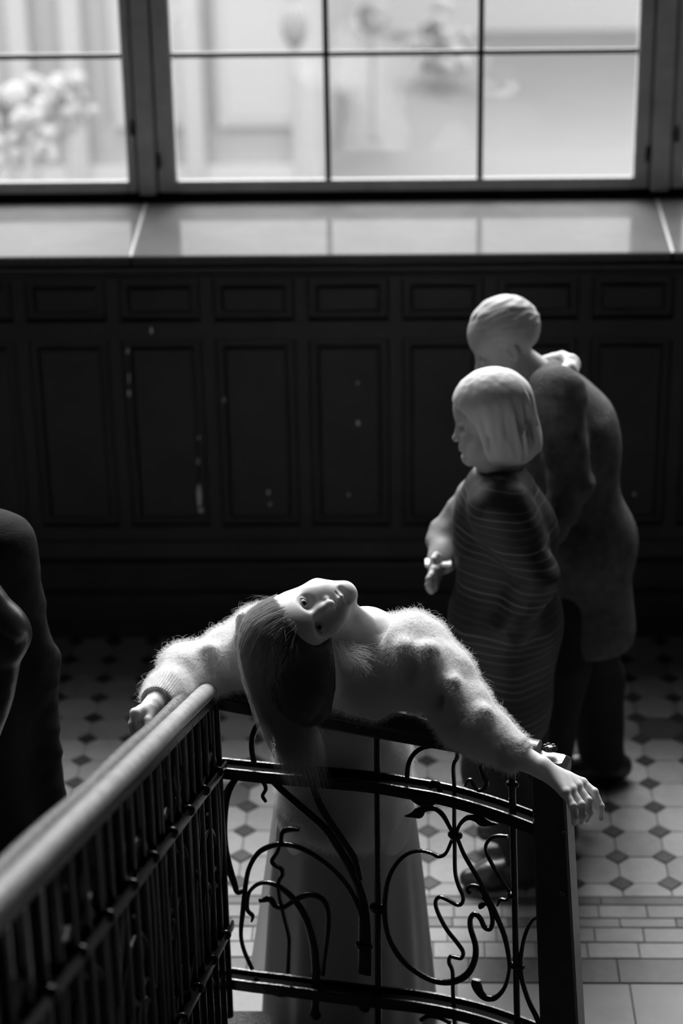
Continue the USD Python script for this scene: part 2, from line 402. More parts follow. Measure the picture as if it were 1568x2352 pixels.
# ---- stone sill in slabs with pale joints
sill = thing('trim_1', kind='structure', label=None)
jx = [(X_L, on_z(322, 500, Z_SILL)[0]), (on_z(322, 500, Z_SILL)[0], on_z(1524, 500, Z_SILL)[0]), (on_z(1524, 500, Z_SILL)[0], X_R)]
jl = [(on_z(303, 578, Z_SILL), on_z(334, 468, Z_SILL)), (on_z(1541, 568, Z_SILL), on_z(1510, 462, Z_SILL))]
yf, yb = Y_WALL - 0.035, Y_GLASS + 0.05
def sill_slab(xa0, xa1, xb0, xb1):
    e = 0.0035; out = []
    for z in (Z_SILL - 0.034, Z_SILL - 0.004): out += [[xa0 + e, yf, z], [xa1 - e, yf, z]]
    for z in (Z_SILL - 0.034, Z_SILL): out += [[xb0 + e, yb, z], [xb1 - e, yb, z]]
    out += [[xa0 + e, yf + 0.005, Z_SILL], [xa1 - e, yf + 0.005, Z_SILL]]
    return hull(out)
def along(j, y):
    (a, b) = j; t = (y - a[1]) / (b[1] - a[1]); return a[0] + t * (b[0] - a[0])
obj('sill_slab', sill_slab(X_L, along(jl[0], yf), X_L, along(jl[0], yb)), M_sill, sill, smooth=False)
obj('sill_slab', sill_slab(along(jl[0], yf), along(jl[1], yf), along(jl[0], yb), along(jl[1], yb)), M_sill, sill, smooth=False)
obj('sill_slab', sill_slab(along(jl[1], yf), X_R, along(jl[1], yb), X_R), M_sill, sill, smooth=False)
for j in jl:
    a, b = np.array([along(j, yf + 0.002), yf + 0.002, Z_SILL - 0.002]), np.array([along(j, yb), yb, Z_SILL - 0.002])
    obj('joint', sweep([a, (a + b) / 2, b], 0.006, 0.004, (0, 0, 1), 6), M_joint, sill)
obj('sill_front', box(np.array([X_L, Y_WALL - 0.03, Z_SILL - 0.042]), np.array([X_R, Y_WALL + 0.4, Z_SILL - 0.034])), M_wains, sill, smooth=False)

# ---- windows: three sashes side by side, mullions between, rising far out of the picture
Z_TOP = 6.7
def sash(n, xl, xr, glx, grx, bars):
    """xl..xr outer stiles, glx..grx glass opening, bars: x of the glazing bars."""
    w = thing(f'window_{n}', kind='structure')
    y0, y1 = Y_GLASS - 0.022, Y_GLASS + 0.03
    zb, zt = 1.43, Z_TOP
    for a, b in ((xl, glx), (grx, xr)):
        obj('sash_stile', box(np.array([a, y0, zb]), np.array([b, y1, zt]), 0.005), M_sash, w, smooth=False)
    obj('sash_rail', box(np.array([glx, y0 + 0.0005, zb]), np.array([grx, Y_GLASS + 0.007, 1.469]), 0.003), M_sash, w, smooth=False)
    obj('sash_rail', box(np.array([glx, y0 + 0.0005, zt - 0.06]), np.array([grx, y1, zt]), 0.005), M_sash, w, smooth=False)
    obj('putty', box(np.array([glx, y0 + 0.003, 1.468]), np.array([grx, Y_GLASS + 0.0085, 1.4715])), M_sashbar, w, smooth=False)  # dark strip added over the rail top to keep sunlight from whitening it
    zs = [1.917, 2.36, 2.80, 3.25, 3.70, 4.15, 4.6, 5.05, 5.5, 5.95, 6.4]
    for z in zs:
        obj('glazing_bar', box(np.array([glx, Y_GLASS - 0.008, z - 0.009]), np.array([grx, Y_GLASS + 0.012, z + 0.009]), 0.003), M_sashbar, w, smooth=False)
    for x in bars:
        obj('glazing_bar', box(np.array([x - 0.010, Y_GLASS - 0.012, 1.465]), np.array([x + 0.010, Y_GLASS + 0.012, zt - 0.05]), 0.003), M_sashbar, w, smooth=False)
    xx = [glx] + list(bars) + [grx]
    zz = [1.466] + zs + [zt - 0.06]
    for i in range(len(xx) - 1):
        for k in range(len(zz) - 1):
            obj('pane', box(np.array([xx[i], Y_GLASS + 0.002, zz[k]]), np.array([xx[i + 1], Y_GLASS + 0.0055, zz[k + 1]])), M_glass, w, smooth=False)
    # dark gap under the sash: a near-black bar paints in its shade
    return w
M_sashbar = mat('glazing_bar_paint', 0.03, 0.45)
w1 = sash(1, -0.901, 0.842, -0.834, 0.789, [-0.294, 0.246])
w2 = sash(2, -2.74, -0.978, -2.63, -1.0105, [-2.09, -1.55])
w3 = sash(3, 0.925, 2.66, 0.972, 2.60, [1.51, 2.05])
for w, x, z in ((w1, -0.895, 1.54), (w2, -0.985, 1.66), (w3, 0.935, 1.62), (w1, 0.836, 1.55)):
    obj('hinge', cat(box(np.array([x - 0.008, Y_GLASS - 0.034, z - 0.02]), np.array([x + 0.008, Y_GLASS - 0.02, z + 0.02]), 0.003),
                     sphere((x, Y_GLASS - 0.03, z + 0.03), 0.007, 1)), M_wains, w, label='small dark hinge')
for i, (a, b) in enumerate(((-0.972, -0.907), (0.848, 0.919), (-2.82, -2.745), (2.665, 2.74))):
    t = thing(f'trim_{i + 2}', kind='structure')
    obj('mullion_post', box(np.array([a, Y_GLASS - 0.03, 1.405]), np.array([b, Y_GLASS + 0.04, Z_TOP]), 0.006), M_sash, t, smooth=False)
    obj('mullion_gap', box(np.array([a - 0.006, Y_GLASS + 0.0, 1.405]), np.array([b + 0.006, Y_GLASS + 0.035, Z_TOP])), M_gap, t, smooth=False)  # near-black box drawn as the shade beside the mullion
fr = thing('trim_6', kind='structure')
obj('weather_bar', box(np.array([-2.85, Y_GLASS - 0.03, 1.398]), np.array([2.75, Y_GLASS + 0.06, 1.428]), 0.004), M_gap, fr, smooth=False)  # near-black bar painted in as the shade under the sashes
# masonry around and above the windows
obj('pier', box(np.array([X_L - 0.1, Y_WALL + 0.02, Z_SILL]), np.array([-2.83, Y_GLASS + 0.25, Z_CEIL])), M_plaster, wall, smooth=False)
obj('pier', box(np.array([2.73, Y_WALL + 0.02, Z_SILL]), np.array([X_R + 0.1, Y_GLASS + 0.25, Z_CEIL])), M_plaster, wall, smooth=False)
obj('lintel', box(np.array([-2.83, Y_WALL + 0.02, Z_TOP]), np.array([2.73, Y_GLASS + 0.25, Z_CEIL])), M_plaster, wall, smooth=False)
# the rest of the hall, out of the picture
for nme, lo, hi in (('wall_left', (X_L - 0.2, Y_BACK, -0.1), (X_L, Y_GLASS, Z_CEIL)), ('wall_right', (X_R, Y_BACK, -0.1), (X_R + 0.2, Y_GLASS, Z_CEIL)),
                    ('wall_front', (X_L, Y_BACK - 0.2, -0.1), (X_R, Y_BACK, Z_CEIL))):
    tag(obj(nme, box(np.array(lo), np.array(hi)), M_plaster, None, smooth=False), kind='structure')
tag(obj('ceiling', box(np.array([X_L - 0.2, Y_BACK - 0.2, Z_CEIL]), np.array([X_R + 0.2, Y_GLASS + 0.25, Z_CEIL + 0.2])), M_ceiling, None, smooth=False), kind='structure')

# ================================================================== OUTSIDE, seen washed out through the panes
GZ = -3.2
M_street = mat('street', 0.135, 0.9, spec=0.0, mottle=(0.4, 0.05))
M_facA = mat('facade_pale', 0.25, 0.9, spec=0.0); M_facB = mat('facade_grey', 0.33, 0.9, spec=0.0); M_facC = mat('facade_trim', 0.28, 0.9, spec=0.0)
M_pave = mat('pavement', 0.14, 0.9, spec=0.0)
M_pane2 = mat('far_pane', 0.29, 0.5, spec=0.0); M_leaf = mat('far_leaf', 0.24, 0.8, spec=0.0); M_bark = mat('far_bark', 0.24, 0.9, spec=0.0)
M_car = [mat('car_pale', 0.17, 0.6, spec=0.0), mat('car_grey', 0.18, 0.6, spec=0.0)]
tag(obj('outside_ground', box(np.array([-60, 7.8, GZ - 0.3]), np.array([60, 110, GZ])), M_street, None, smooth=False), kind='structure')
tag(obj('outside_pavement', box(np.array([-20, 21.2, GZ]), np.array([30, 24.0, GZ + 0.14])), M_pave, None, smooth=False), kind='structure')
YB = 24.0
b1 = thing('building', 'pale building with tall windows across the street, behind the left half of the window', 'building')
obj('wall', box(np.array([-9, YB, GZ]), np.array([-1.05, YB + 6, 4.5])), M_facA, b1, smooth=False)
obj('plinth', box(np.array([-9, YB - 0.12, GZ]), np.array([-1.04, YB, GZ + 0.45])), M_facB, b1, smooth=False)
for x in (-8.2, -6.6, -4.55, -3.95, -2.6, -1.3):
    obj('pilaster', box(np.array([x, YB - 0.16, GZ]), np.array([x + 0.24, YB, 4.3]), 0.02), M_facC, b1, smooth=False)
for x in (-7.7, -6.05, -3.3, -2.1):
    f = obj('window_frame', box(np.array([x - 0.1, YB - 0.08, GZ + 0.9]), np.array([x + 0.9, YB + 0.02, 0.2])), M_facC, b1, smooth=False)
    obj('pane', box(np.array([x, YB - 0.09, GZ + 1.0]), np.array([x + 0.8, YB - 0.07, 0.1])), M_pane2, f, smooth=False)
b2 = thing('building', 'grey building farther off, behind the right half of the window', 'building')
obj('wall', box(np.array([-0.9, 34, GZ]), np.array([12, 40, 4.0])), M_facB, b2, smooth=False)
for x in (0.2, 2.4, 4.6):
    f = obj('window_frame', box(np.array([x, 33.93, -1.6]), np.array([x + 1.1, 34.02, 0.6])), M_facC, b2, smooth=False)
    obj('pane', box(np.array([x + 0.08, 33.9, -1.5]), np.array([x + 1.02, 33.94, 0.5])), M_pane2, f, smooth=False)
lamp = thing('lamp_post', 'dark street lamp post with an oval lantern, in front of the pale building', 'lamp post')
lx = on_y(676, 60, 20.0)
obj('post', sweep([(lx[0], 20, GZ), (lx[0], 20, GZ + 0.5), (lx[0], 20, lx[2] - 0.2)], 0.05, 0.05, (1, 0, 0), 8), M_bark, lamp)
obj('lantern', sphere((lx[0], 20, lx[2]), (0.13, 0.13, 0.2)), M_car[1], lamp)
def bush(px_, py_, Y, r, label):
    c = on_y(px_, py_, Y); t = thing('bush', label, 'bush'); rr = random.Random(int(px_))
    bl = []
    for _ in range(26):
        d = np.array([rr.gauss(0, 1) for _ in range(3)]); d /= np.linalg.norm(d)
        s = sphere(c + d * r * rr.uniform(0.4, 1), r * rr.uniform(0.16, 0.3), 1); s.vertices += 0.05 * r * (meshkit.noise(s.vertices * 9)[:, None] - 0.5); bl.append(s)
    obj('foliage', cat(*bl), M_leaf, t, kind='stuff')
    obj('stem', sweep([(c[0], c[1], GZ), (c[0], c[1], c[2] - r), c], 0.03, 0.03, (1, 0, 0), 6), M_bark, t)
bush(20, 290, 17, 0.42, 'leafy bush at the edge of the left window')
bush(150, 250, 18, 0.30, 'small bush beside the larger one, seen through the left window')
bush(60, 330, 15, 0.22, 'lowest of the bushes seen through the left window')
def car(cx, Y, label, body, L=3.9):
    t = thing('car', label, 'car')
    def P(x, y, z): return [cx + x, Y + y, GZ + z]
    lower = hull([P(x, y, z) for x, z in ((-L / 2, .35), (-L / 2 + .1, .75), (L / 2 - .1, .72), (L / 2, .4), (L / 2 - .1, .22), (-L / 2 + .1, .22), (.4, .86), (-1.4, .86)) for y in (-.8, .8)])
    obj('body', lower, body, t, smooth=False)
    obj('cabin', hull([P(-1.5, s * .72, .85) for s in (-1, 1)] + [P(.7, s * .72, .85) for s in (-1, 1)] + [P(-1.0, s * .58, 1.38) for s in (-1, 1)] + [P(.15, s * .58, 1.38) for s in (-1, 1)]), M_pane2, t, smooth=False)
    obj('roof', hull([P(x, s * y, z) for s in (-1, 1) for x, y, z in ((-1.02, .58, 1.37), (.16, .58, 1.37), (-.95, .52, 1.42), (.1, .52, 1.42))]), body, t, smooth=False)
    for x in (-1.2, 1.2):
        for s in (-1, 1):
            c = trimesh.creation.cylinder(0.31, 0.2, sections=20); c.apply_transform(trimesh.transformations.rotation_matrix(math.pi / 2, [1, 0, 0])); c.apply_translation(P(x, s * .72, .31))
            obj('wheel', c, M_bark, t)
car(-4.5, 19.6, 'pale parked car across the street, seen through the left window', M_car[0])


lx2 = on_y(858, 40, 27.0)
lamp = thing('lamp_post', 'pale street lamp post with a round lantern, seen through the middle panes', 'lamp post')
obj('post', sweep([(lx2[0], 27, GZ), (lx2[0], 27, GZ + 0.5), (lx2[0], 27, lx2[2] - 0.2)], 0.05, 0.05, (1, 0, 0), 8), M_bark, lamp)
obj('lantern', sphere((lx2[0], 27, lx2[2]), (0.2, 0.2, 0.22)), M_car[1], lamp)
bush(1010, 90, 30, 0.5, 'pale rounded bush seen through the middle panes')

# ================================================================== STAIR, RAILINGS
# plane of the landing railing: upright, through two points of its top rail
Z3 = np.array([0, 0, 1.0])
M_iron2 = mat('stair_iron', 0.006, 0.2, 0.3, bump=(90, 0.2))
PA, PB = on_z(505, 1600, 1.06), on_z(1265, 1735, 1.06)
PDIR = (PB - PA); PDIR[2] = 0; PDIR /= np.linalg.norm(PDIR)
PN = np.cross([0, 0, 1], PDIR)                                # towards the hall
if PN[1] < 0: PN = -PN
def pp(x, y, off=0.0): return on_plane(x, y, PA + PN * off, PN)
def px_m(P): return F_PX / ((P - EYE) @ CAM[2])

SCROLLS = {   # traced: (x, y, thickness) in photograph pixels
 'scroll_01': [(583,1750,13),(578,1720,13),(580,1690,13),(592,1664,13),(612,1651,13),(632,1648,12),(650,1656,12),(660,1680,14),(655,1708,18),(644,1722,20),(640,1706,14)],
 'scroll_02': [(611,1842,5),(603,1828,8),(610,1813,9),(606,1799,9),(592,1783,9),(577,1774,10),(556,1777,13),(536,1796,16),(518,1834,22),(510,1893,26),(513,1944,25),(524,1989,21),(538,2030,16),(545,2049,12),(560,2046,10)],
 'scroll_03': [(600,1772,14),(622,1790,16),(653,1820,18),(701,1862,20),(746,1903,20),(777,1948,21),(804,1993,22),(825,2037,22),(835,2082,26),(838,2151,33),(838,2237,34)],
 'scroll_04': [(706,1770,17),(715,1800,17),(732,1844,18),(756,1886,18),(787,1931,18),(815,1975,17),(828,2020,14)],
 'scroll_05': [(579,2226,9),(560,2182,9),(553,2144,9),(558,2089,12),(565,2024,11),(574,1989,11),(594,1958,12),(622,1943,13),(646,1939,13),(680,1944,13),(722,1965,12),(763,1996,12),(797,2034,12),(822,2079,13),(834,2120,12)],
 'scroll_06': [(578,2116,5),(580,2103,8),(568,2089,9),(570,2055,9),(584,2036,9),(605,2027,10),(632,2032,13),(660,2051,16),(687,2082,18),(708,2123,20),(720,2168,21),(725,2220,21),(725,2271,19),(724,2312,19),(724,2330,30),(724,2340,14)],
 'scroll_07': [(596,2068,11),(606,2067,12),(620,2065,18),(631,2080,15),(649,2084,12),(670,2072,12),(691,2060,14),(715,2055,14),(739,2065,15),(754,2092,15),(754,2134,14),(749,2178,12),(741,2240,12)],
 'scroll_08': [(686,1905,9),(663,1905,14),(648,1913,11),(644,1937,9),(636,1958,9),(625,1975,10),(629,1986,10),(646,1996,10),(648,2010,10),(639,2027,9),(642,2061,9),(653,2110,9),(663,2151,9),(663,2185,9),(661,2234,10)],
 'scroll_09': [(585,2245,9),(611,2271,12),(642,2284,13),(667,2280,12),(678,2262,9)],
 'scroll_10': [(934,1790,11),(938,1755,11),(950,1732,11),(969,1718,11),(990,1713,11),(1004,1712,10)],
 'ring':      [(936,1806,9),(941,1824,10),(953,1838,12),(973,1847,13),(993,1842,15),(1004,1828,14),(1010,1812,14),(1002,1799,16),(992,1802,18),(986,1808,10)],
 'stem_01':   [(1048,1712,9),(1050,1738,10),(1043,1752,9),(1041,1769,9),(1043,1808,9),(1043,1860,9),(1043,1910,9),(1044,1948,9),(1045,2001,9),(1052,2032,9),(1063,2058,9),(1061,2074,9),(1050,2078,9),(1029,2067,9),(1010,2060,9),(1000,2071,9),(1005,2095,9),(1025,2134,9),(1050,2166,9),(1063,2186,9),(1060,2200,9),(1047,2199,9),(1034,2197,9),(1031,2211,9),(1039,2232,9),(1040,2281,9),(1044,2352,10)],
 'scroll_11': [(1134,1748,8),(1115,1747,10),(1104,1759,11),(1109,1780,11),(1117,1797,12),(1111,1811,11),(1099,1815,9),(1089,1804,8),(1081,1791,7),(1074,1792,6),(1068,1805,5)],
 'leaf_01':   [(930,1874,2),(945,1872,12),(960,1868,27),(970,1860,18),(983,1856,15),(1001,1858,13),(1018,1874,11),(1032,1899,8),(1041,1916,8)],
 'leaf_02':   [(1046,1916,8),(1057,1892,9),(1074,1878,12),(1094,1879,22),(1108,1887,26),(1124,1891,14),(1143,1892,3)],
 'scroll_12': [(1038,1928,8),(1024,1959,8),(1008,1967,9),(990,1959,8),(966,1954,8),(938,1960,9),(913,1981,11),(894,2015,12),(885,2064,13),(885,2113,14),(896,2159,14),(920,2201,14),(955,2232,14),(997,2253,15),(1039,2255,16),(1071,2239,17),(1089,2208,15),(1092,2173,14),(1081,2134,13),(1080,2110,12),(1090,2099,12),(1103,2110,12),(1113,2130,12),(1126,2133,11),(1131,2113,11),(1124,2083,10),(1108,2058,9)],
 'scroll_13': [(1051,1928,8),(1067,1966,9),(1096,2015,10),(1120,2060,12),(1141,2106,13),(1159,2152,13),(1168,2197,11),(1169,2229,9),(1159,2267,10),(1138,2291,13),(1116,2292,18),(1102,2280,22),(1094,2262,26),(1094,2250,20)],
 'curl_01':   [(1112,2056,8),(1098,2037,9),(1082,2034,9),(1074,2042,10),(1079,2052,9)],
 'curl_02':   [(1124,2078,7),(1113,2075,11),(1105,2080,15),(1102,2085,8)],
 'scroll_14': [(1166,1921,8),(1141,1920,9),(1124,1928,9),(1115,1948,8),(1127,1980,8),(1148,2015,7),(1172,2052,6)],
 'curl_03':   [(1174,2056,8),(1163,2067,8),(1149,2066,9),(1142,2080,5)],
 'scroll_15': [(1238,2104,8),(1222,2114,9),(1208,2141,10),(1199,2176,10),(1195,2218,12),(1201,2260,12),(1215,2302,12),(1232,2337,13),(1244,2366,13)],
 'scroll_16': [(966,2343,10),(983,2334,10),(1008,2337,10),(1036,2350,10)],
 'bar_01':    [(866,1690,15),(867,1900,15),(868,2120,16),(869,2380,16)],
 'bar_02':    [(1175,1770,17),(1178,1900,16),(1183,2120,15),(1188,2380,15)],
}
ORDER = ('scroll', 'leaf', 'curl', 'stem', 'ring', 'bar')
land = thing('landing_railing', 'black wrought-iron railing with scrolling leaf work, against which the woman leans back', 'railing')
flat = {}          # the same curves as (run, height, half width) for the stair railing
P0 = pp(505, 2352)
zb0 = 0.30
for key, tr in SCROLLS.items():
    P = np.array([pp(x, y) for x, y, _ in tr]); w = np.array([t / px_m(p) / 2 for (_, _, t), p in zip(tr, P)])
    c = catmull(np.c_[P, w], 5 if len(tr) > 4 else 3); c[:, 3] = np.maximum(c[:, 3], 0.0012)
    dep = 0.0065 if 'bar' in key else 0.0055
    s_ = np.array([((p - PA) @ PDIR) for p in c[:, :3]])
    flat[key] = np.c_[s_, c[:, 2], c[:, 3]]
    nm = key.split('_')[0]
    obj(nm, sweep(c[:, :3], c[:, 3], np.minimum(dep, c[:, 3] + 0.002), PN, 10, 0.75), M_iron, land, smooth=50)
for (x, y, w, h) in ((1045, 1918, 36, 24), (1176, 1801, 32, 20), (1185, 2218, 44, 18), (867, 2086, 40, 30), (836, 2172, 44, 26), (837, 2310, 32, 34), (1176, 2056, 26, 18)):
    p = pp(x, y); s = px_m(p)
    e = m3.Manifold.sphere(1.0, 20).scale((w / s / 2, 0.012, h / s / 2)); e = tm(e)
    T = np.eye(4); T[:3, 0], T[:3, 1], T[:3, 2], T[:3, 3] = PDIR, PN, (0, 0, 1), p; e.apply_transform(T)
    obj('collar', e, M_iron, land)
# channel bars: traced along the upper edge
def channel(tr, hpx, name):
    """A shallow iron trough: two upright lips with a sunken web between them; tr follows the far lip's upper edge."""
    P = np.array([pp(x, y + 12) for x, y in tr]); c = catmull(P, 6)
    hh = hpx / px_m(c[len(c) // 2]) / 2
    for nme, dn, z0, hw, hd in (('web', 0.0, hh * 1.25, hh * 0.55, 0.021), ('lip', -0.022, hh, hh, 0.0042), ('lip', 0.022, hh, hh, 0.0042)):
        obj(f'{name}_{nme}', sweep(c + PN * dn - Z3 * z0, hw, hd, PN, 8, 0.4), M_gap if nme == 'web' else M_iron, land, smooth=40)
channel([(484,1737),(560,1745),(640,1753),(740,1761),(860,1772),(940,1785),(1015,1798),(1090,1818),(1165,1842),(1245,1872)], 30, 'middle_rail')
channel([(512,2220),(580,2230),(640,2237),(760,2253),(870,2266),(960,2276),(1043,2291),(1110,2308),(1170,2328),(1250,2358)], 30, 'lower_rail')
# wooden top rail in two layers
def lin(x0, y0, x1, y1): return pp(x0, y0), pp(x1, y1)
a, b = lin(486, 1577, 1236, 1722)
d = (b - a) / np.linalg.norm(b - a); upv = np.cross(PN, d); upv = upv if upv[2] > 0 else -upv
prof = [(0.030 * math.cos(t) * (1 if math.cos(t) > 0 else 1), 0.019 * math.sin(t)) for t in np.linspace(0, 2 * math.pi, 20, endpoint=False)]
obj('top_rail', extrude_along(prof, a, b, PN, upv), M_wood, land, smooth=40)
a2, b2 = lin(512, 1609, 1236, 1738)
obj('rail_board', extrude_along([(-0.02, -0.015), (0.02, -0.015), (0.022, -0.01), (0.022, 0.015), (-0.022, 0.015), (-0.022, -0.01)], a2, b2, PN, upv), M_wood, land, smooth=False)

# newel post at the right end
newel = thing('newel_post', 'dark square wooden newel post at the end of the iron railing, under her hanging hand', 'post')
def quad(y, xl, xr, dn):
    return [pp(xl, y, -dn), pp(xr, y, -dn), pp(xr, y, dn), pp(xl, y, dn)]
def post_at(y): return (1226 + (y - 1755) * 0.0352, 1303 + (y - 1755) * 0.0565)
def post_sec(y, grow=0.0):
    xl, xr = post_at(y); pl, pr = pp(xl, y), pp(xr, y); o = []
    z = (pl[2] + pr[2]) / 2
    for q, sgn in ((pl, -1), (pr, 1)):
        for dn in (-1, 1): 
            for e, k in ((0.0, 0.005), (0.005, 0.0)):
                p = q + PDIR * sgn * (grow - e) + PN * dn * (0.030 + grow - k); o.append([p[0], p[1], z])
    return o
top = post_sec(1762); bot = post_sec(2352)
tb, tt = np.mean(bot, 0), np.mean(top, 0)
low = [list(np.array(q) + (np.array(q) - np.array(w)) * (tb[2] / (tt[2] - tb[2]))) for q, w in zip(bot, top)]
for q in low: q[2] = -0.004
obj('shaft', hull(top + low), M_wood, newel, smooth=False)
obj('cap', hull(post_sec(1748, 0.002) + [list(np.array(p) + [0, 0, 0.010]) for p in post_sec(1748, -0.008)] + post_sec(1768, 0.001)), M_wood, newel, smooth=False)
rp = pp(1262, 1719, 0.008)
obj('rosette', cat(sphere(rp, (0.017, 0.014, 0.007), 2), *[sphere(rp + PDIR * 0.011 * math.cos(t) + PN * 0.009 * math.sin(t) + Z3 * 0.004, (0.006, 0.005, 0.005), 1) for t in np.linspace(0, 2 * math.pi, 6, endpoint=False)]), M_wood, newel, smooth=50)
for x, y in ((1291, 2051),):
    p = pp(x, y, -0.0305); s = trimesh.creation.cylinder(0.0055, 0.006, sections=18); T = np.eye(4); T[:3, 0], T[:3, 1], T[:3, 2], T[:3, 3] = PDIR, np.cross(PN, PDIR), PN, p; s.apply_transform(T)
    h = trimesh.creation.cylinder(0.0028, 0.004, sections=10); T2 = T.copy(); T2[:3, 3] = p - PN * 0.0025; h.apply_transform(T2)
    sc = obj('screw', s, M_metal, newel, label='bright screw head'); obj('slot', h, M_iron, sc)
p = pp(1295, 1911, -0.0305)
obj('nick', hull([p + PDIR * a + np.array([0, 0, b]) - PN * c for a, b, c in ((-.007, -.002, 0), (.007, .003, 0), (0, .003, 0), (0, .0, .003))]), M_rail, newel, smooth=False)

# ---- stair railing climbing towards the camera on the left
C0, C1 = at(490, 1573, 4.86), at(0, 2058, 2.8)
SD = C1 - C0; RUN = math.hypot(SD[0], SD[1]); SH = np.array([SD[0], SD[1], 0]) / RUN; SLOPE = SD[2] / RUN
SN = np.cross(SH, [0, 0, 1]); SN = SN if SN[0] > 0 else -SN      # towards the right
strail = thing('stair_railing', 'iron stair railing with a pale polished wooden handrail, rising past the left edge', 'railing')
def sr(s, z, off=0.0): return np.array([C0[0], C0[1], 0]) + SH * s + SN * off + np.array([0, 0, C0[2] + SLOPE * s + z])
LEN = RUN + 0.9
Su = sr(1, 0) - sr(0, 0); Su /= np.linalg.norm(Su); Sup = np.cross(SN, Su); Sup = Sup if Sup[2] > 0 else -Sup
ss = np.linspace(0.085, LEN, 40)
M_railend = mat('rail_end_wood', 0.2, 0.34, 0.6, bump=(70, 0.5), mottle=(50, 0.5))
ov = [(0.021 * math.cos(t), 0.020 * math.sin(t)) for t in np.linspace(0, 2 * math.pi, 22, endpoint=False)]
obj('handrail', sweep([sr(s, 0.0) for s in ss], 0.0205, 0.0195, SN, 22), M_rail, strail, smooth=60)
obj('handrail_end', sweep([sr(s, 0.0) for s in (-0.02, -0.012, 0.0, 0.03, 0.083)], np.array([0.008, 0.016, 0.0195, 0.02, 0.02]), np.array([0.008, 0.016, 0.0195, 0.02, 0.02]), SN, 22), M_railend, strail, smooth=60)
obj('worn_rail', sweep([sr(s, -0.014 + 0.002 * math.sin(9 * s), -0.042) for s in np.linspace(0.06, LEN, 60)], 0.0215, 0.018, SN, 18), M_railworn, strail, smooth=60, label='worn outer rail with a scuffed finish')
obj('rail_board', extrude_along([(-0.055, -0.012), (0.012, -0.012), (0.012, 0.006), (-0.055, 0.006)], sr(0.0, -0.026), sr(LEN, -0.026), SN, Sup), M_wood, strail, smooth=False)
for z, hh in ((-0.215, 0.013), (-0.66, 0.013)):
    for dn in (-0.020, 0.020):
        obj('rail_lip', sweep([sr(s, z, dn) for s in np.linspace(0.0, LEN, 30)], hh, 0.004, SN, 10, 0.8), M_iron2, strail, smooth=50)
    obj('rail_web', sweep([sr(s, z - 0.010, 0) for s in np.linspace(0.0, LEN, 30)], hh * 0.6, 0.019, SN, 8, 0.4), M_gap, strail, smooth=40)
    for s in np.arange(0.12, LEN, 0.21):
        obj('stud', sphere(sr(s, z + 0.01, 0.02), (0.014, 0.010, 0.014), 1), M_iron2, strail)
smax_ = 0.80
for rep in range(4):
    for key, c in flat.items():
        if rep == 3 and key[:4] in ('scro', 'curl'): continue
        s = c[:, 0] / smax_ * 0.86 + 0.03 + rep * 0.88
        zz = (c[:, 1] - 1.03) * 1.0
        pts = [sr(a, b) for a, b in zip(s, zz)]
        if max(s) > LEN + 0.1: continue
        obj(key.split('_')[0], sweep(pts, c[:, 2], np.minimum(0.008, c[:, 2] + 0.002), SN, 8, 0.75), M_iron2, strail, smooth=50)
for s in np.arange(0.0, LEN, 0.098):
    obj('baluster', sweep([sr(s, -0.03), sr(s, -0.3), sr(s, -0.93)], 0.012, 0.0125, SN, 12, 1.0), M_iron2, strail, smooth=40)
obj('stringer', extrude_along([(-0.03, -0.11), (0.03, -0.11), (0.03, 0.06), (-0.03, 0.06)], sr(0.16, -1.0), sr(LEN, -1.0), SN, Sup), M_wood, strail, smooth=False)
# corner standard where both railings meet: a bundle of rods
for (x0, y0, x1, y1, w) in ((470, 1620, 478, 2352, 22), (455, 1650, 462, 2352, 16)):
    A1, B1 = pp(x0, y0), pp(x1, y1)
    obj('standard', sweep([A1, (A1 + B1) / 2, B1], w / px_m(A1) / 2, 0.011, PN, 8, 0.5), M_iron2, strail, smooth=40)

# ---- the flight itself, below the picture, and its granite first step
stair = thing('stair_flight', kind='structure')
RISE = 0.15; TREAD = RISE / SLOPE
lo_ = on_z(622, 2352, 0.12)
for i in range(14):
    y1 = 4.22 - i * TREAD; y0 = y1 - TREAD - 0.02
    obj('step', box(np.array([-0.44, y0, -0.003 if i == 0 else RISE * i - 0.02]), np.array([0.55, y1, RISE * (i + 1)]), 0.01), M_granite, stair, smooth=False)
g0 = on_z(516, 2322, 0.10)
ends = []
for t in np.linspace(-math.pi / 2, math.pi / 2, 9):
    ends.append((on_z(604, 2340, 0.1)[0] - 0.0 + 0.03 * math.cos(t), g0[1] - 0.16 + 0.16 * math.sin(t)))
obj('nosing_step', hull([[x, y, z] for x, y in ends + [(-0.52, g0[1]), (-0.52, g0[1] - 0.32)] for z in (-0.003, 0.10)]), M_granite, stair, smooth=False)

# ================================================================== PEOPLE
M_skin = mat('skin', 0.58, 0.45, 0.4, sss=0.1)
M_skin2 = mat('walker_skin', 0.32, 0.5, 0.4)
M_eye = usdkit.material(stage, '/World/Looks/eye', {'at': ('attribute', {'attribute': 'displayColor'}), 'p': ('principled_bsdf', {'roughness': 0.08, 'specular_ior_level': 0.6})}, [('at.color', 'p.base_color')], surface='p.BSDF')
M_lip = mat('lip', 0.30, 0.4)
M_sweater = mat('mohair', 0.64, 0.9, 0.1, bump=(140, 0.35), sheen=0.5)
M_fuzz = fibre_mat('mohair_fibre', 0.78, 0.75, 0.45)
M_hair = fibre_mat('hair_fibre', 0.48, 0.35, 0.35)
M_haircap = mat('hair_under', 0.05, 0.6, 0.3)
M_brow = mat('brow', 0.16, 0.7)
M_skirt = mat('satin_skirt', 0.42, 0.55, 0.3, bump=(25, 0.03), sheen=0.2)
M_shoe = mat('white_shoe', 0.6, 0.5)

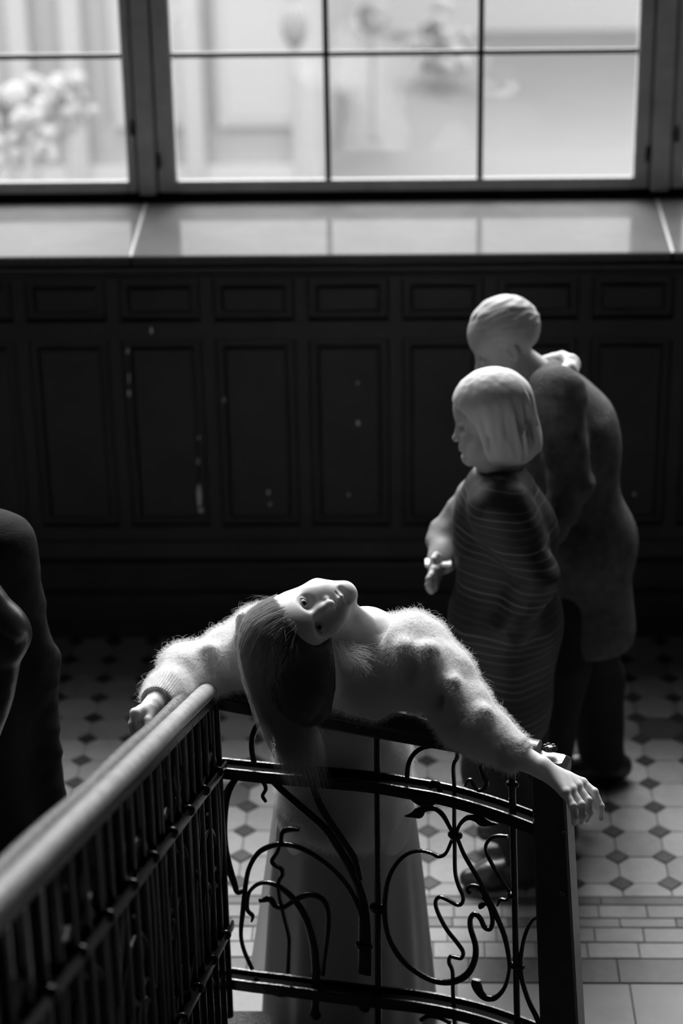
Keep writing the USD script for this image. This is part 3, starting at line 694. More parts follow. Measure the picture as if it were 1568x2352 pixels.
def head_sdf(L, ears=True):
    """A human head in its own frame: origin between the eyes, x to one side, y out of the face, z up. Symmetric in x."""
    A = L.copy(); A[:, 0] = np.abs(A[:, 0])
    d = sd_ell(L, (0, -.088, .032), (.077, .095, .088))
    d = smin(d, sd_ell(L, (0, -.050, .030), (.060, .056, .062)), .03)         # forehead
    d = smin(d, sd_ell(L, (0, -.050, -.045), (.058, .058, .068)), .03)        # face mass
    d = smin(d, sd_cap(A, (.0, -.020, -.098), (.042, -.070, -.072), .018, .016), .022)   # jaw line
    d = smin(d, sd_cap(A, (.042, -.070, -.072), (.054, -.085, -.010), .016, .013), .02)
    d = smin(d, sd_ell(A, (.036, -.026, -.034), (.022, .020, .018)), .022)    # cheekbones
    d = smin(d, sd_ell(A, (.026, -.020, -.058), (.022, .020, .024)), .022)    # cheeks
    d = smin(d, sd_ell(L, (0, -.012, -.102), (.022, .017, .017)), .028)       # chin
    d = smin(d, sd_ell(L, (0, -.014, -.066), (.028, .018, .020)), .014)       # muzzle
    d = smin(d, sd_cap(A, (.010, -.006, .017), (.040, -.020, .019), .009, .008), .014)   # brow ridge
    d = smax(d, -sd_ell(A, (.031, .006, -.001), (.021, .019, .013)), .014)    # sockets
    d = smin(d, sd_cap(L, (0, -.008, .010), (0, .014, -.036), .0070, .0086), .011)       # nose
    d = smin(d, sd_ell(L, (0, .0165, -.041), (.0096, .0098, .0082)), .006)
    d = smin(d, sd_ell(A, (.0125, .002, -.043), (.0075, .0095, .0075)), .005)
    d = smax(d, -sd_ell(A, (.0062, .008, -.0505), (.0036, .0055, .0042)), .003)          # nostrils
    d = smin(d, sd_cap(A, (0, .0080, -.0655), (.023, -.0075, -.0695), .0056, .0030), .004)   # lips
    d = smin(d, sd_cap(A, (0, .0070, -.0755), (.020, -.0075, -.0705), .0066, .0028), .004)
    d = smax(d, -sd_cap(A, (0, .0150, -.0702), (.025, -.0010, -.0702), .0018, .0012), .002)
    d = smax(d, -sd_cap(A, (0, .0125, -.0865), (.014, .005, -.0855), .0036, .0028), .010)
    lid = sd_ell(A, (.031, -.0175, -.0005), (.0152, .0138, .0132))
    d = smin(d, lid, .004)
    d = smax(d, -sd_ell(A, (.0312, -.0045, -.0005), (.0136, .012, .0060)), .0015)
    crease = sd_cap(A, (.021, -.0065, .0085), (.042, -.012, .0075), .0011, .0011)
    d = smax(d, -crease, .002)
    if not ears: return d
    d = smin(d, sd_ell(A, (.074, -.092, -.012), (.008, .017, .030)), .006)    # ears
    d = smax(d, -sd_ell(A, (.080, -.086, -.010), (.006, .009, .018)), .004)
    return d

# ---- the woman leaning back over the railing ------------------------------------------------
# head frame in camera axes (right, down, forward), then in the world
k_ = math.radians(26)
_cu, _su = math.cos(math.radians(32)), math.sin(math.radians(32))
U_c = np.array([-_cu * math.cos(k_), _su * math.cos(k_), -math.sin(k_)])
N_c = np.array([_cu * math.sin(k_), -_su * math.sin(k_), -math.cos(k_)])
L_c = np.cross(N_c, U_c)
HO = at(719, 1412, 4.545)
HX, HY, HZ = L_c @ CAM, N_c @ CAM, U_c @ CAM
HR = np.array([HX, HY, HZ]).astype(np.float32)
def hl(x, y, z): return HO + x * HX + y * HY + z * HZ
def head_w(P): return head_sdf((P - v3(HO)) @ HR.T, ears=False)

neck0, neck1 = hl(0, -.082, -.055), at(838, 1464, 4.735)
shR, shL = at(950, 1490, 4.70), at(605, 1470, 4.90)
elR, wrR = at(1072, 1648, 4.62), at(1240, 1761, 4.57)
elL, wrL = at(428, 1545, 4.80), at(352, 1622, 4.62)
chest, waist, pelvis = at(778, 1575, 4.90), at(788, 1720, 5.05), at(790, 1830, 5.13)

def hand_sdf(P, wrist, fore, mcps, fingers, thumb, sc=1.0):
    d = sd_cap(P, fore, wrist, .030 * sc, .0235 * sc)
    for m in mcps:
        d = smin(d, sd_cap(P, wrist, m, .0165 * sc, .0112 * sc), .012)
    for a, b in zip(mcps[:-1], mcps[1:]):
        d = smin(d, sd_cap(P, (np.array(wrist) * .35 + np.array(a) * .65), b, .0105 * sc, .0100 * sc), .008)
    for m in mcps:                                              # knuckles and tendons
        d = smin(d, sd_cap(P, m, m, .0113 * sc, .0113 * sc), .004)
    for f in fingers:
        rr = np.linspace(.0098, .0066, len(f)) * sc
        d = smin(d, chain(P, f, rr, .002), .0035)
        for p, r in zip(f[1:-1], rr[1:-1]): d = smin(d, sd_cap(P, p, p, r * 1.07, r * 1.07), .003)
    d = smin(d, chain(P, thumb, np.array([.0165, .0115, .0095, .0075])[:len(thumb)] * sc, .004), .008)
    return d
def pz(*a): return [at(*q) for q in a]
fR = [pz((1337,1798,4.585),(1364,1819,4.572),(1379,1852,4.566),(1381,1878,4.566)),
      pz((1325,1806,4.567),(1350,1838,4.552),(1354,1866,4.550),(1347,1882,4.555)),
      pz((1311,1814,4.551),(1334,1848,4.535),(1338,1873,4.535),(1333,1888,4.540)),
      pz((1297,1820,4.538),(1315,1851,4.524),(1320,1876,4.524),(1318,1890,4.530))]
thR = pz((1258,1776,4.602),(1288,1806,4.618),(1308,1832,4.620),(1318,1852,4.615))
fL = [pz((310,1638,4.565),(304,1663,4.56),(306,1686,4.56),(311,1704,4.565)),
      pz((313,1646,4.585),(309,1674,4.58),(313,1698,4.585),(319,1714,4.59)),
      pz((322,1650,4.603),(320,1679,4.60),(325,1701,4.605),(330,1716,4.61)),
      pz((332,1651,4.620),(331,1675,4.62),(336,1694,4.625),(340,1706,4.63))]
thL = pz((346,1632,4.600),(338,1656,4.575),(340,1678,4.560),(345,1694,4.555))
def handR(P): return hand_sdf(P, wrR, at(1180, 1732, 4.588), [f[0] for f in fR], fR, thR)
def handL(P): return hand_sdf(P, wrL, at(372, 1594, 4.66), [f[0] for f in fL], fL, thL)
def neck_w(P):
    d = sd_cap(P, neck0, neck1, .050, .051)
    d = smin(d, sd_cap(P, hl(.028, -.03, -.10), at(862, 1446, 4.71), .012, .013), .03)         # throat muscle
    d = smin(d, sd_cap(P, at(800, 1500, 4.70), at(905, 1482, 4.70), .040, .045), .03)          # collarbone side
    d = smin(d, sd_ell(P, at(874, 1442, 4.735), (.030, .030, .030)), .018)
    return d
def upper(P):
    d = neck_w(P)
    d = smin(d, head_w(P), .016)
    return d
def behind(P, d, gap):
    s_ = (P - v3(PA)) @ v3(PN)
    return smax(d, np.minimum(v3(PA)[2] + .034 - P[:, 2], gap - s_), .03)
def core(P):
    d = sd_cap(P, neck1, chest, .07, .10); d = smin(d, chain(P, [chest, waist, pelvis], [.105, .095, .11], .05), .05)
    d = behind(P, d, .045)
    d = smin(d, sd_cap(P, shL, shR, .055, .055), .05)
    d = smin(d, chain(P, [shR, elR, at(1180, 1732, 4.588)], [.045, .038, .028], .02), .03)
    d = smin(d, chain(P, [shL, elL, at(372, 1594, 4.66)], [.045, .038, .028], .02), .03)
    hipc = np.array(pelvis)
    for sx in (-.085, .085):
        h = hipc + np.array([sx, 0, -.03]); kn = np.array([h[0], 4.50, .46]); an = np.array([h[0], 4.60, .075])
        d = smin(d, chain(P, [h, kn, an], [.085, .055, .038], .03), .03)
    return d
def bounds(fn_pts, m): 
    a = np.array(fn_pts); return a.min(0) - m, a.max(0) + m
def union(*ms):
    out = None
    try:
        for m in ms:
            v, f, _ = meshkit.arrays(m)
            q = m3.Manifold(m3.Mesh(np.asarray(v, np.float32), np.asarray(f, np.uint32)))
            if q.is_empty(): raise ValueError('not closed')
            out = q if out is None else out + q
        return tm(out)
    except Exception as e:
        return cat(*ms)
lady = thing('person', 'person in a fluffy pale jumper and long skirt, leaning backwards over the iron railing', 'person')
lo, hi = bounds([hl(x, y, z) for x in (-.085, .085) for y in (-.19, .035) for z in (-.13, .13)] + [at(905, 1470, 4.72), neck1], .03)
m_head = surface(upper, lo, hi, .0014, smooth=1)
lo, hi = bounds([p for f in fR for p in f] + [at(1170, 1732, 4.588)] + list(thR), .03); m_hr = surface(handR, lo, hi, .0018, smooth=1)
lo, hi = bounds([p for f in fL for p in f] + [at(380, 1594, 4.66)] + list(thL), .03); m_hl = surface(handL, lo, hi, .0022, smooth=1)
lo, hi = bounds([shR, shL, elR, elL, neck1, pelvis + [0, 0, -.1], (0, 4.6, .03), at(1180, 1732, 4.588)], .13); m_core = surface(core, lo, hi, .011, smooth=2)
obj('body', union(m_core, m_head, m_hr, m_hl), M_skin, lady, smooth=True)

# eyes: white, iris, pupil by vertex colour; they look towards the camera
def eye(c, look, r=.0119, parent=lady, mat_=None):
    s = trimesh.creation.icosphere(4, r); v = s.vertices / r
    look = look / np.linalg.norm(look); ang = np.degrees(np.arccos(np.clip(v @ look, -1, 1)))
    col = np.where(ang < 12, .004, np.where(ang < 29, .05, .62))
    s.vertices = s.vertices * (1 + np.where(ang < 28, .02, 0))[:, None] + c
    p = usdkit.mesh(stage, numbered(path_of(parent) + '/eye'), s, M_eye, smooth=True)
    UsdGeom.PrimvarsAPI(p).CreatePrimvar('displayColor', Sdf.ValueTypeNames.Color3fArray, 'vertex').Set(Vt.Vec3fArray.FromNumpy(np.repeat(col[:, None], 3, 1).astype(np.float32)))
for s in (-1, 1):
    c = hl(s * .031, -.0170, -.0008)
    eye(c, (EYE - c) * 0.55 / np.linalg.norm(EYE - c) + HY * 0.6)
    pts = [hl(s * x, y, z) for x, y, z in ((.012, -.0015, .0175), (.022, -.0045, .0225), (.034, -.0115, .0240), (.044, -.0215, .0205))]
    c = catmull(np.array(pts), 5)
    obj('eyebrow', sweep(c, np.linspace(.0030, .0016, len(c)), .0022, HY, 8), M_brow, lady, smooth=60)
    lash = []
    for t in np.linspace(-1, 1, 15):
        x = .0312 + .0125 * t; z = -.0010 + .0046 * math.sqrt(max(0, 1 - t * t)) + .0004
        a = hl(s * x, -.0052 - .0045 * t * t, z); b = hl(s * (x + .003 * t), .0015 - .0045 * t * t, z + .0045)
        lash.append(sweep([a, (a + b) / 2 + HZ * -.0006, b], [.0003, .00025, .0001], [.0003, .00025, .0001], HX, 4))
    obj('eyelashes', cat(*lash), M_brow, lady, kind='stuff')
# ---- jumper
def loft(rings, closed=True):
    R_ = np.array(rings); n, mth = R_.shape[:2]; v = R_.reshape(-1, 3); f = []
    for i in range(n - 1):
        a = i * mth + np.arange(mth); b = i * mth + (np.arange(mth) + 1) % mth
        f += [np.c_[a, b, b + mth], np.c_[a, b + mth, a + mth]]
    v = np.vstack([v, R_[0].mean(0), R_[-1].mean(0)]); k = np.arange(mth); e = len(v)
    f += [np.c_[(k + 1) % mth, k, np.full(mth, e - 2)], np.c_[(n - 1) * mth + k, (n - 1) * mth + (k + 1) % mth, np.full(mth, e - 1)]]
    t = trimesh.Trimesh(v, np.vstack(f), process=False)
    if t.volume < 0: t.invert()
    return t
cuffR, cuffL = at(1192, 1739, 4.585), at(362, 1610, 4.642)
def jumper(P):
    d = chain(P, [at(790, 1805, 5.12), waist, chest], [.160, .145, .13], .06)
    d = smin(d, sd_cap(P, at(622, 1478, 4.90), at(940, 1508, 4.715), .078, .088), .07)
    d = smin(d, sd_ell(P, at(870, 1560, 4.76), (.135, .10, .085)), .06)                        # upper back over the rail
    d = smin(d, sd_ell(P, at(680, 1530, 4.85), (.13, .09, .085)), .06)
    d = behind(P, d, .030)
    rs = [at(950, 1500, 4.70), at(1010, 1568, 4.66), at(1062, 1640, 4.62), at(1118, 1690, 4.605), cuffR]
    d = smin(d, chain(P, rs, [.082, .070, .064, .047, .038], .025), .04)
    d = smin(d, sd_ell(P, at(1078, 1628, 4.625), (.038, .038, .036)), .03)                     # elbow bulge
    ls = [at(612, 1468, 4.90), at(525, 1512, 4.85), at(436, 1546, 4.80), at(385, 1585, 4.70), cuffL]
    d = smin(d, chain(P, ls, [.080, .066, .058, .047, .037], .025), .04)
    d = smin(d, sd_ell(P, at(418, 1525, 4.80), (.040, .038, .036)), .03)
    d = smin(d, sd_ell(P, at(1052, 1668, 4.60), (.042, .036, .040)), .02)
    d = smax(d, -sd_cap(P, at(1018, 1600, 4.585), at(1036, 1650, 4.57), .016, .010), .03)
    d = smax(d, -sd_cap(P, at(1105, 1672, 4.56), at(1085, 1716, 4.56), .012, .008), .02)
    # gathered folds
    for a, b, r in (((985, 1500, 4.60), (1005, 1640, 4.60), .020), ((930, 1490, 4.615), (915, 1600, 4.64), .016), ((1040, 1570, 4.575), (1030, 1670, 4.57), .018), ((1105, 1640, 4.56), (1050, 1690, 4.565), .017),
                    ((1085, 1690, 4.565), (1120, 1735, 4.57), .012), ((560, 1420, 4.80), (540, 1520, 4.79), .016), ((480, 1490, 4.77), (520, 1545, 4.79), .012), ((415, 1525, 4.75), (480, 1565, 4.77), .013), ((640, 1400, 4.83), (600, 1500, 4.80), .016)):
        d = smin(d, sd_cap(P, at(*a), at(*b), r * 1.15, r * .75), .024)
    q = P * np.float32(1.0)
    n = meshkit.noise(q * np.array([9, 9, 9.0]), 3) - .5
    n2 = meshkit.noise(q * np.array([26, 26, 20.0]), 5) - .5
    d = d - .018 * n - .012 * n2
    # neckline: cut the jumper away around the throat
    d = smax(d, -sd_ell(P, at(826, 1424, 4.69), (.066, .075, .052)), .012)
    # open cuffs: end the sleeves square at the wrists
    for e, w in ((cuffR, wrR), (cuffL, wrL)):
        t = v3((w - e) / np.linalg.norm(w - e)); dd = (P - v3(e + (w - e) * 0.08)) @ t
        near_ = np.linalg.norm(P - v3(e), axis=1) < .09
        d = np.where(near_, smax(d, dd, .008), d)
    return d.astype(np.float32)
jl_, jh_ = bounds([at(790, 1820, 5.03), cuffL, cuffR, shL, shR, at(870, 1560, 4.76)], .17)
m_j = surface(jumper, jl_, jh_, .0062, smooth=2)
jm = obj('jumper', m_j, M_sweater, lady, smooth=True)
def cuff(p0, p1, r0, r1, ribs=44):
    """ribbed cuff: a tube with lengthwise ribs"""
    ax = unit3(p1 - p0); sd = unit3(np.cross(ax, CAM[2])); up_ = np.cross(sd, ax); th = np.linspace(0, 2 * np.pi, ribs * 6, endpoint=False); R_ = []
    for t, g_ in ((0, .9), (.12, 1.0), (.5, .97), (.9, 1.0), (1.0, .96), (1.0, .80)):
        rr = (r0 + (r1 - r0) * t) * g_ + .0009 * np.cos(ribs * th)
        R_.append(p0 + ax * np.linalg.norm(p1 - p0) * t + rr[:, None] * (np.cos(th)[:, None] * sd + np.sin(th)[:, None] * up_))
    return loft(R_)
def unit3(a): return np.asarray(a, float) / np.linalg.norm(a)

cfs = []
for a_, b_, w_ in ((at(1120, 1694, 4.602), cuffR, wrR), (at(383, 1580, 4.70), cuffL, wrL)):
    cf = cuff(a_, b_ + (w_ - b_) * .15, .047, .0385); obj('cuff', cf, M_sweater, lady, smooth=60); cfs.append(cf)
m_cuffs = cat(*cfs)

def curves(name, lines, widths, mat_, parent, kind='stuff'):
    pts = np.concatenate(lines).astype(np.float32)
    c = UsdGeom.BasisCurves.Define(stage, numbered(path_of(parent) + '/' + name))
    c.CreateTypeAttr('linear')
    c.CreateCurveVertexCountsAttr(Vt.IntArray([len(l) for l in lines]))
    c.CreatePointsAttr(Vt.Vec3fArray.FromNumpy(pts))
    c.CreateWidthsAttr(Vt.FloatArray.FromNumpy(np.concatenate(widths).astype(np.float32)))
    c.SetWidthsInterpolation('vertex')
    UsdShade.MaterialBindingAPI.Apply(c.GetPrim()).Bind(mat_)
    return tag(c.GetPrim(), kind=kind)
def fuzz(mesh, n, length, width, seed, name, parent, mat_, keep=None, down=0.25, out=0.8):
    r = np.random.default_rng(seed)
    pts, fid = trimesh.sample.sample_surface(mesh, n, seed=seed)
    nr = mesh.face_normals[fid]
    if keep is not None:
        k = keep(pts, nr); pts, nr = pts[k], nr[k]
    t = r.normal(size=pts.shape); t -= (t * nr).sum(1)[:, None] * nr; t /= np.linalg.norm(t, axis=1)[:, None]
    ln = length * r.uniform(.4, 1.0, len(pts)) * np.where(r.random(len(pts)) < .06, 1.9, 1)
    lines, ws = [], []
    for p, a, b, l in zip(pts, nr, t, ln):
        d1 = a * out + b * .55; d1 /= np.linalg.norm(d1); d2 = a * .35 + b * .8 + np.array([0, 0, -down])
        q1 = p + d1 * l * .45; q2 = q1 + (d1 + d2) * .5 * l * .3; q3 = q2 + d2 * l * .3
        lines.append(np.array([p - a * .001, q1, q2, q3])); ws.append(np.array([1, .9, .7, .3]) * width)
    return curves(name, lines, ws, mat_, parent)
def seen(pts, nr):
    v = EYE - pts; v /= np.linalg.norm(v, axis=1)[:, None]
    return (nr * v).sum(1) > -.45
fuzz(m_cuffs, 9000, .012, .00022, 4, 'cuff_nap', lady, M_fuzz, keep=seen)
fuzz(m_j, 85000, .018, .00024, 3, 'mohair_nap', lady, M_fuzz, keep=seen)

# ---- hair: a dark under-mass and loose strands that hang straight down from the tipped-back head
def haircap(P):
    L = (P - v3(HO)) @ HR.T
    d = sd_ell(L, (0, -.090, .036), (.079, .099, .095))
    d = smin(d, sd_cap(P, at(668, 1490, 4.60), at(690, 1580, 4.605), .076, .056), .05)
    d = smin(d, sd_cap(P, at(690, 1580, 4.605), at(708, 1640, 4.63), .056, .030), .05)
    d = smin(d, sd_cap(P, at(728, 1510, 4.615), at(742, 1620, 4.64), .030, .016), .04)
    n = meshkit.noise(P * np.array([70, 70, 5.0]), 11) - .5
    d = d - .012 * n * np.clip((-L[:, 1] - .05) / .05, 0, 1)
    d = smax(d, -sd_ell(L, (0, .036, -.045), (.12, .092, .108)), .008)        # leave the face free
    d = smax(d, -sd_ell(L, (0, -.01, -.15), (.10, .14, .080)), .02)
    return d.astype(np.float32)
lo, hi = bounds([hl(x, y, z) for x in (-.09, .09) for y in (-.2, .0) for z in (-.05, .13)] + [at(705, 1750, 4.64), at(770, 1700, 4.66)], .09)
m_cap = surface(haircap, lo, hi, .0052, smooth=2)
hr = obj('hair', m_cap, M_haircap, lady, smooth=True)
SKULL_C, SKULL_R = np.array([0, -.086, .034]), np.array([.081, .097, .0925])
AX0, AX1 = at(672, 1490, 4.60), at(722, 1740, 4.64)
def grow(seed, n, root, steps, step, width, grav, wob, gather=1.0, shift=0.0):
    """n strands at once: follow the scalp, then fall; pushed out of the skull as they go."""
    r = np.random.default_rng(seed)
    d, p, lift = root(r, n)
    d /= np.linalg.norm(d, axis=1)[:, None]; L = [p.copy()]; jit = r.normal(size=(n, 3)); lens = r.uniform(.66, 1.06, (n, 1))
    ang, rad = r.uniform(0, 2 * np.pi, (n, 1)), np.sqrt(r.uniform(0, 1, (n, 1)))
    off = CAM[0] * np.cos(ang) * rad * .088 + np.array([0, 1, 0]) * np.sin(ang) * rad * .05 + shift
    for k in range(steps):
        loc = (p - HO) @ HR.T; q = (loc - SKULL_C) / SKULL_R; on = np.linalg.norm(q, axis=1) < 1.10
        gk = np.where(on, .10, grav)[:, None]
        d = d + np.array([0, 0, -1.0]) * gk + jit * wob * np.sin(k * .6 + jit[:, :1] * 9)
        tt = np.clip((AX0[2] - p[:, 2]) / (AX0[2] - AX1[2]), 0, 1.2)[:, None]
        pull = AX0 + (AX1 - AX0) * tt + off * (1 - .45 * tt) - p; pull[:, 2] = 0
        d = d + pull * np.where(on, 0, 2.2 * gather)[:, None]
        d /= np.linalg.norm(d, axis=1)[:, None]; p = p + d * step * lens
        loc = (p - HO) @ HR.T; q = (loc - SKULL_C) / (SKULL_R * (1 + lift[:, None])); l = np.linalg.norm(q, axis=1)
        fix = l < 1
        p = np.where(fix[:, None], HO + (SKULL_C + q / np.maximum(l, 1e-6)[:, None] * SKULL_R * (1 + lift[:, None])) @ HR, p)
        L.append(p.copy())
    A = np.stack(L, 1)
    w = np.linspace(1, .4, steps + 1) * width
    return list(A), [w] * n
def roots(r, n, lo=.0, hi=1.0, side=(-1.5, 1.5)):
    """over the front of the scalp, from the hairline back; strands run back over the crown"""
    th = r.uniform(*side, n); jit0 = r.normal(size=n) * .05; back = lo + (hi - lo) * r.uniform(0, 1, n) ** 1.3
    el = .16 - .10 * np.abs(np.sin(th)) ** 2 + back * .95 + jit0               # angle above the eye line, at the front
    u = np.stack([np.sin(th), np.cos(th) * np.cos(el), np.cos(th) * np.sin(el) + .10 * np.cos(th)], 1)
    u[:, 1] += .12 * np.abs(np.sin(th)); u /= np.linalg.norm(u, axis=1)[:, None]
    lift = r.uniform(.0, .035, n)
    p = HO + (SKULL_C + u * SKULL_R * (1.0 + lift[:, None])) @ HR
    t = np.stack([-u[:, 0] * .05, np.full(n, -.75), np.full(n, .65)], 1) + r.normal(size=(n, 3)) * .06
    t -= u * (t * u).sum(1)[:, None]
    return t @ HR, p, lift
ln_, ws_ = grow(1, 4200, roots, 24, .0138, .00050, .30, .02)
curves('hair_strands', ln_, ws_, M_hair, lady)
ln_, ws_ = grow(8, 2600, lambda r, n: roots(r, n, .25, 1.25, (.1, 1.5)), 20, .0140, .00050, .30, .02, .8, CAM[0] * .030)
ln_, ws_ = grow(9, 1500, lambda r, n: roots(r, n, .6, 1.5, (-1.0, 1.5)), 24, .0135, .00050, .30, .02, .6, CAM[0] * .018)
curves('hair_strands', ln_, ws_, M_hair, lady)
def wisp(r, n):
    d, p, l = roots(r, n); o = (p - HO) - SKULL_C @ HR; o /= np.linalg.norm(o, axis=1)[:, None]
    return d * .6 + o * r.uniform(.2, 1.0, n)[:, None] + r.normal(size=(n, 3)) * .3, p, np.full(n, .03)
ln_, ws_ = grow(2, 110, wisp, 8, .007, .00028, .12, .12, 0)
curves('flyaway_hairs', ln_, ws_, M_hair, lady)
def nape(r, n):                                             # short fine hair behind the ear, falling over the shoulder
    c = np.array([at(775, 1490, 4.575), at(800, 1500, 4.585)]); k = r.integers(0, 2, n)
    p = c[k] + r.normal(size=(n, 3)) * .010
    d = np.where(k[:, None] == 0, at(815, 1560, 4.56) - at(775, 1490, 4.575), at(850, 1515, 4.57) - at(800, 1500, 4.585)) * 10 + r.normal(size=(n, 3)) * .22
    return d, p, np.zeros(n)
ln_, ws_ = grow(5, 260, nape, 7, .0085, .00030, .10, .05, 0)
curves('nape_hair', ln_, ws_, M_fuzz, lady)

# ---- skirt: hangs from the waist to the floor, in soft vertical folds
wz = at(790, 1795, 5.14); rings = []
hemL, hemR = on_z(606, 2290, 0.03), on_z(992, 2290, 0.03)
hem = (hemL + hemR) / 2 + [0, -.02, 0]
for t in np.linspace(0, 1, 34):
    c = wz * (1 - t) + np.array([hem[0], hem[1], .03]) * t
    c[1] += .05 * math.sin(math.pi * t)
    a = (0.158 + (np.linalg.norm(hemR - hemL) / 2 - .158) * t ** 0.85); b = .125 + .07 * t
    th = np.linspace(0, 2 * math.pi, 150, endpoint=False)
    fold = 1 + (.012 + .045 * t) * np.sin(9 * th + 1.1 + .6 * np.sin(3 * t)) * (.5 + .5 * np.sin(2 * th + .7)) + .015 * t * np.sin(17 * th)
    rings.append(np.c_[c[0] + a * fold * np.cos(th), c[1] + b * fold * np.sin(th), np.full(150, c[2])])
inner = [r_ * [1, 1, 1] for r_ in rings[::-1]]
obj('skirt', loft(rings), M_skirt, lady, smooth=60)
# the lit side panel of the skirt: one thin layer, so the window shines through it
M_sheer = fibre_mat('sheer_panel', 0.40, 0.55, 0.55)
pl_ = []
for t in np.linspace(0, 1, 26):
    yb_ = rings[0].mean(0)[1] * (1 - t) + rings[-1].mean(0)[1] * t + .035
    xl = 634 + (567 - 634) * t ** 1.1; yy = 1800 + (2268 - 1800) * t
    row = []
    for u_ in np.linspace(0, 1, 14):
        q = on_y(xl + 92 * u_, yy + 46 * t * u_ ** 1.5, yb_ - .02 * math.sin(u_ * 3.0 + t) - .05 * u_); row.append(q)
    row = np.array(row); off_ = np.array([0, .0012, 0])
    pl_.append(np.vstack([row - off_, (row + off_)[::-1]]))
obj('skirt_panel', loft(pl_), M_sheer, lady, smooth=50, label='sheer outer panel of the skirt, lit through')
for sx, (x, y) in ((-1, (672, 2352)), (1, (880, 2368))):
    p = on_z(x, y, .03)
    f = [p + [0, 0, -.0], p + [0, .07, -.002], p + [0, .15, -.008], p + [0, .2, -.014]]
    d = lambda P, f=f: np.maximum(chain(P, f, [.034, .034, .036, .024], .03), -(P[:, 2] - .002))
    lo, hi = bounds(f, .05); obj('shoe', surface(d, lo, hi, .006, smooth=2), M_shoe, lady, smooth=True)

# ================================================================== the other people in the hall
M_coat1 = usdkit.material(stage, '/World/Looks/striped_coat', {        # dark cloth woven with thin pale stripes at uneven spacing
    'g': ('geometry', {}), 'sep': ('separate_xyz', {}), 'dn': ('noise_texture', {'scale': 5.0, 'detail': 1.0}), 'off': ('math', {'math_type': 'multiply_add', 'value2': 0.05}),
    'm': ('math', {'math_type': 'divide', 'value2': 0.0225}), 'fr': ('math', {'math_type': 'fraction'}), 'fl': ('math', {'math_type': 'floor'}), 'wn': ('white_noise_texture', {'dimensions': '1D'}),
    'r': ('rgb_ramp', {'ramp': [(0.36, (0, 0, 0)), (0.46, (1, 1, 1)), (0.54, (1, 1, 1)), (0.64, (0, 0, 0))]}), 'w2': ('math', {'math_type': 'multiply'}),
    'mx': ('mix_color', {'a': (0.014,) * 3, 'b': (0.12,) * 3}), 'p': ('principled_bsdf', {'roughness': 0.6, 'specular_ior_level': 0.3})},
    [('g.position', 'sep.vector'), ('g.position', 'dn.vector'), ('dn.fac', 'off.value1'), ('sep.z', 'off.value3'), ('off.value', 'm.value1'), ('m.value', 'fr.value1'), ('m.value', 'fl.value1'), ('fl.value', 'wn.w'),
     ('fr.value', 'r.fac'), ('r.color', 'w2.value1'), ('wn.value', 'w2.value2'), ('w2.value', 'mx.fac'), ('mx.result', 'p.base_color')], surface='p.BSDF')
M_sleeve1 = mat('pale_sleeve', 0.22, 0.7)
M_coat2 = mat('wool_coat', 0.085, 0.9, 0.2, bump=(120, 0.4), mottle=(30, 0.35))
M_scarf = mat('pale_scarf', 0.60, 0.85, sheen=0.3)
M_jacket = mat('dark_jacket', 0.011, 0.85, 0.15, bump=(200, 0.3))
M_gloss = mat('glossy_leather', 0.012, 0.32, 0.5)
M_trouser = mat('dark_trousers', 0.018, 0.85, 0.2)
M_bootl = mat('boot_leather', 0.02, 0.35, 0.5)
M_hairw = mat('white_hair', 0.36, 0.6, 0.4, bump=(40, 0.2))
M_hairb = mat('fair_hair', 0.45, 0.5, 0.4, bump=(30, 0.15))
M_hairk = mat('dark_hair', 0.04, 0.5, 0.5, bump=(80, 0.4))
Z3 = np.array([0, 0, 1.0])
def unit(a): a = np.asarray(a, float); return a / np.linalg.norm(a)
def auto_hand(wr, d, palm, side, curl=.35):
    """Finger chains of a relaxed hand: d along the hand, palm = the way the palm faces, side = towards the thumb."""
    d, palm, side = unit(d), unit(palm), unit(side)
    F = []
    for k, (o, ln) in enumerate(((.027, .072), (.009, .080), (-.009, .074), (-.026, .058))):
        m = wr + d * (.088 - abs(o) * .25) + side * o; f = [m]; a = curl * (.6 + .25 * k)
        for j, s in enumerate((.45, .32, .23)):
            a2 = a * (j + 1); f.append(f[-1] + (d * math.cos(a2) + palm * math.sin(a2)) * ln * s)
        F.append(f)
    t0 = wr + d * .025 + side * .02 + palm * .008
    th = [t0, t0 + d * .028 + side * .022 + palm * .010, t0 + d * .058 + side * .026 + palm * .020, t0 + d * .080 + side * .022 + palm * .028]
    return F, th
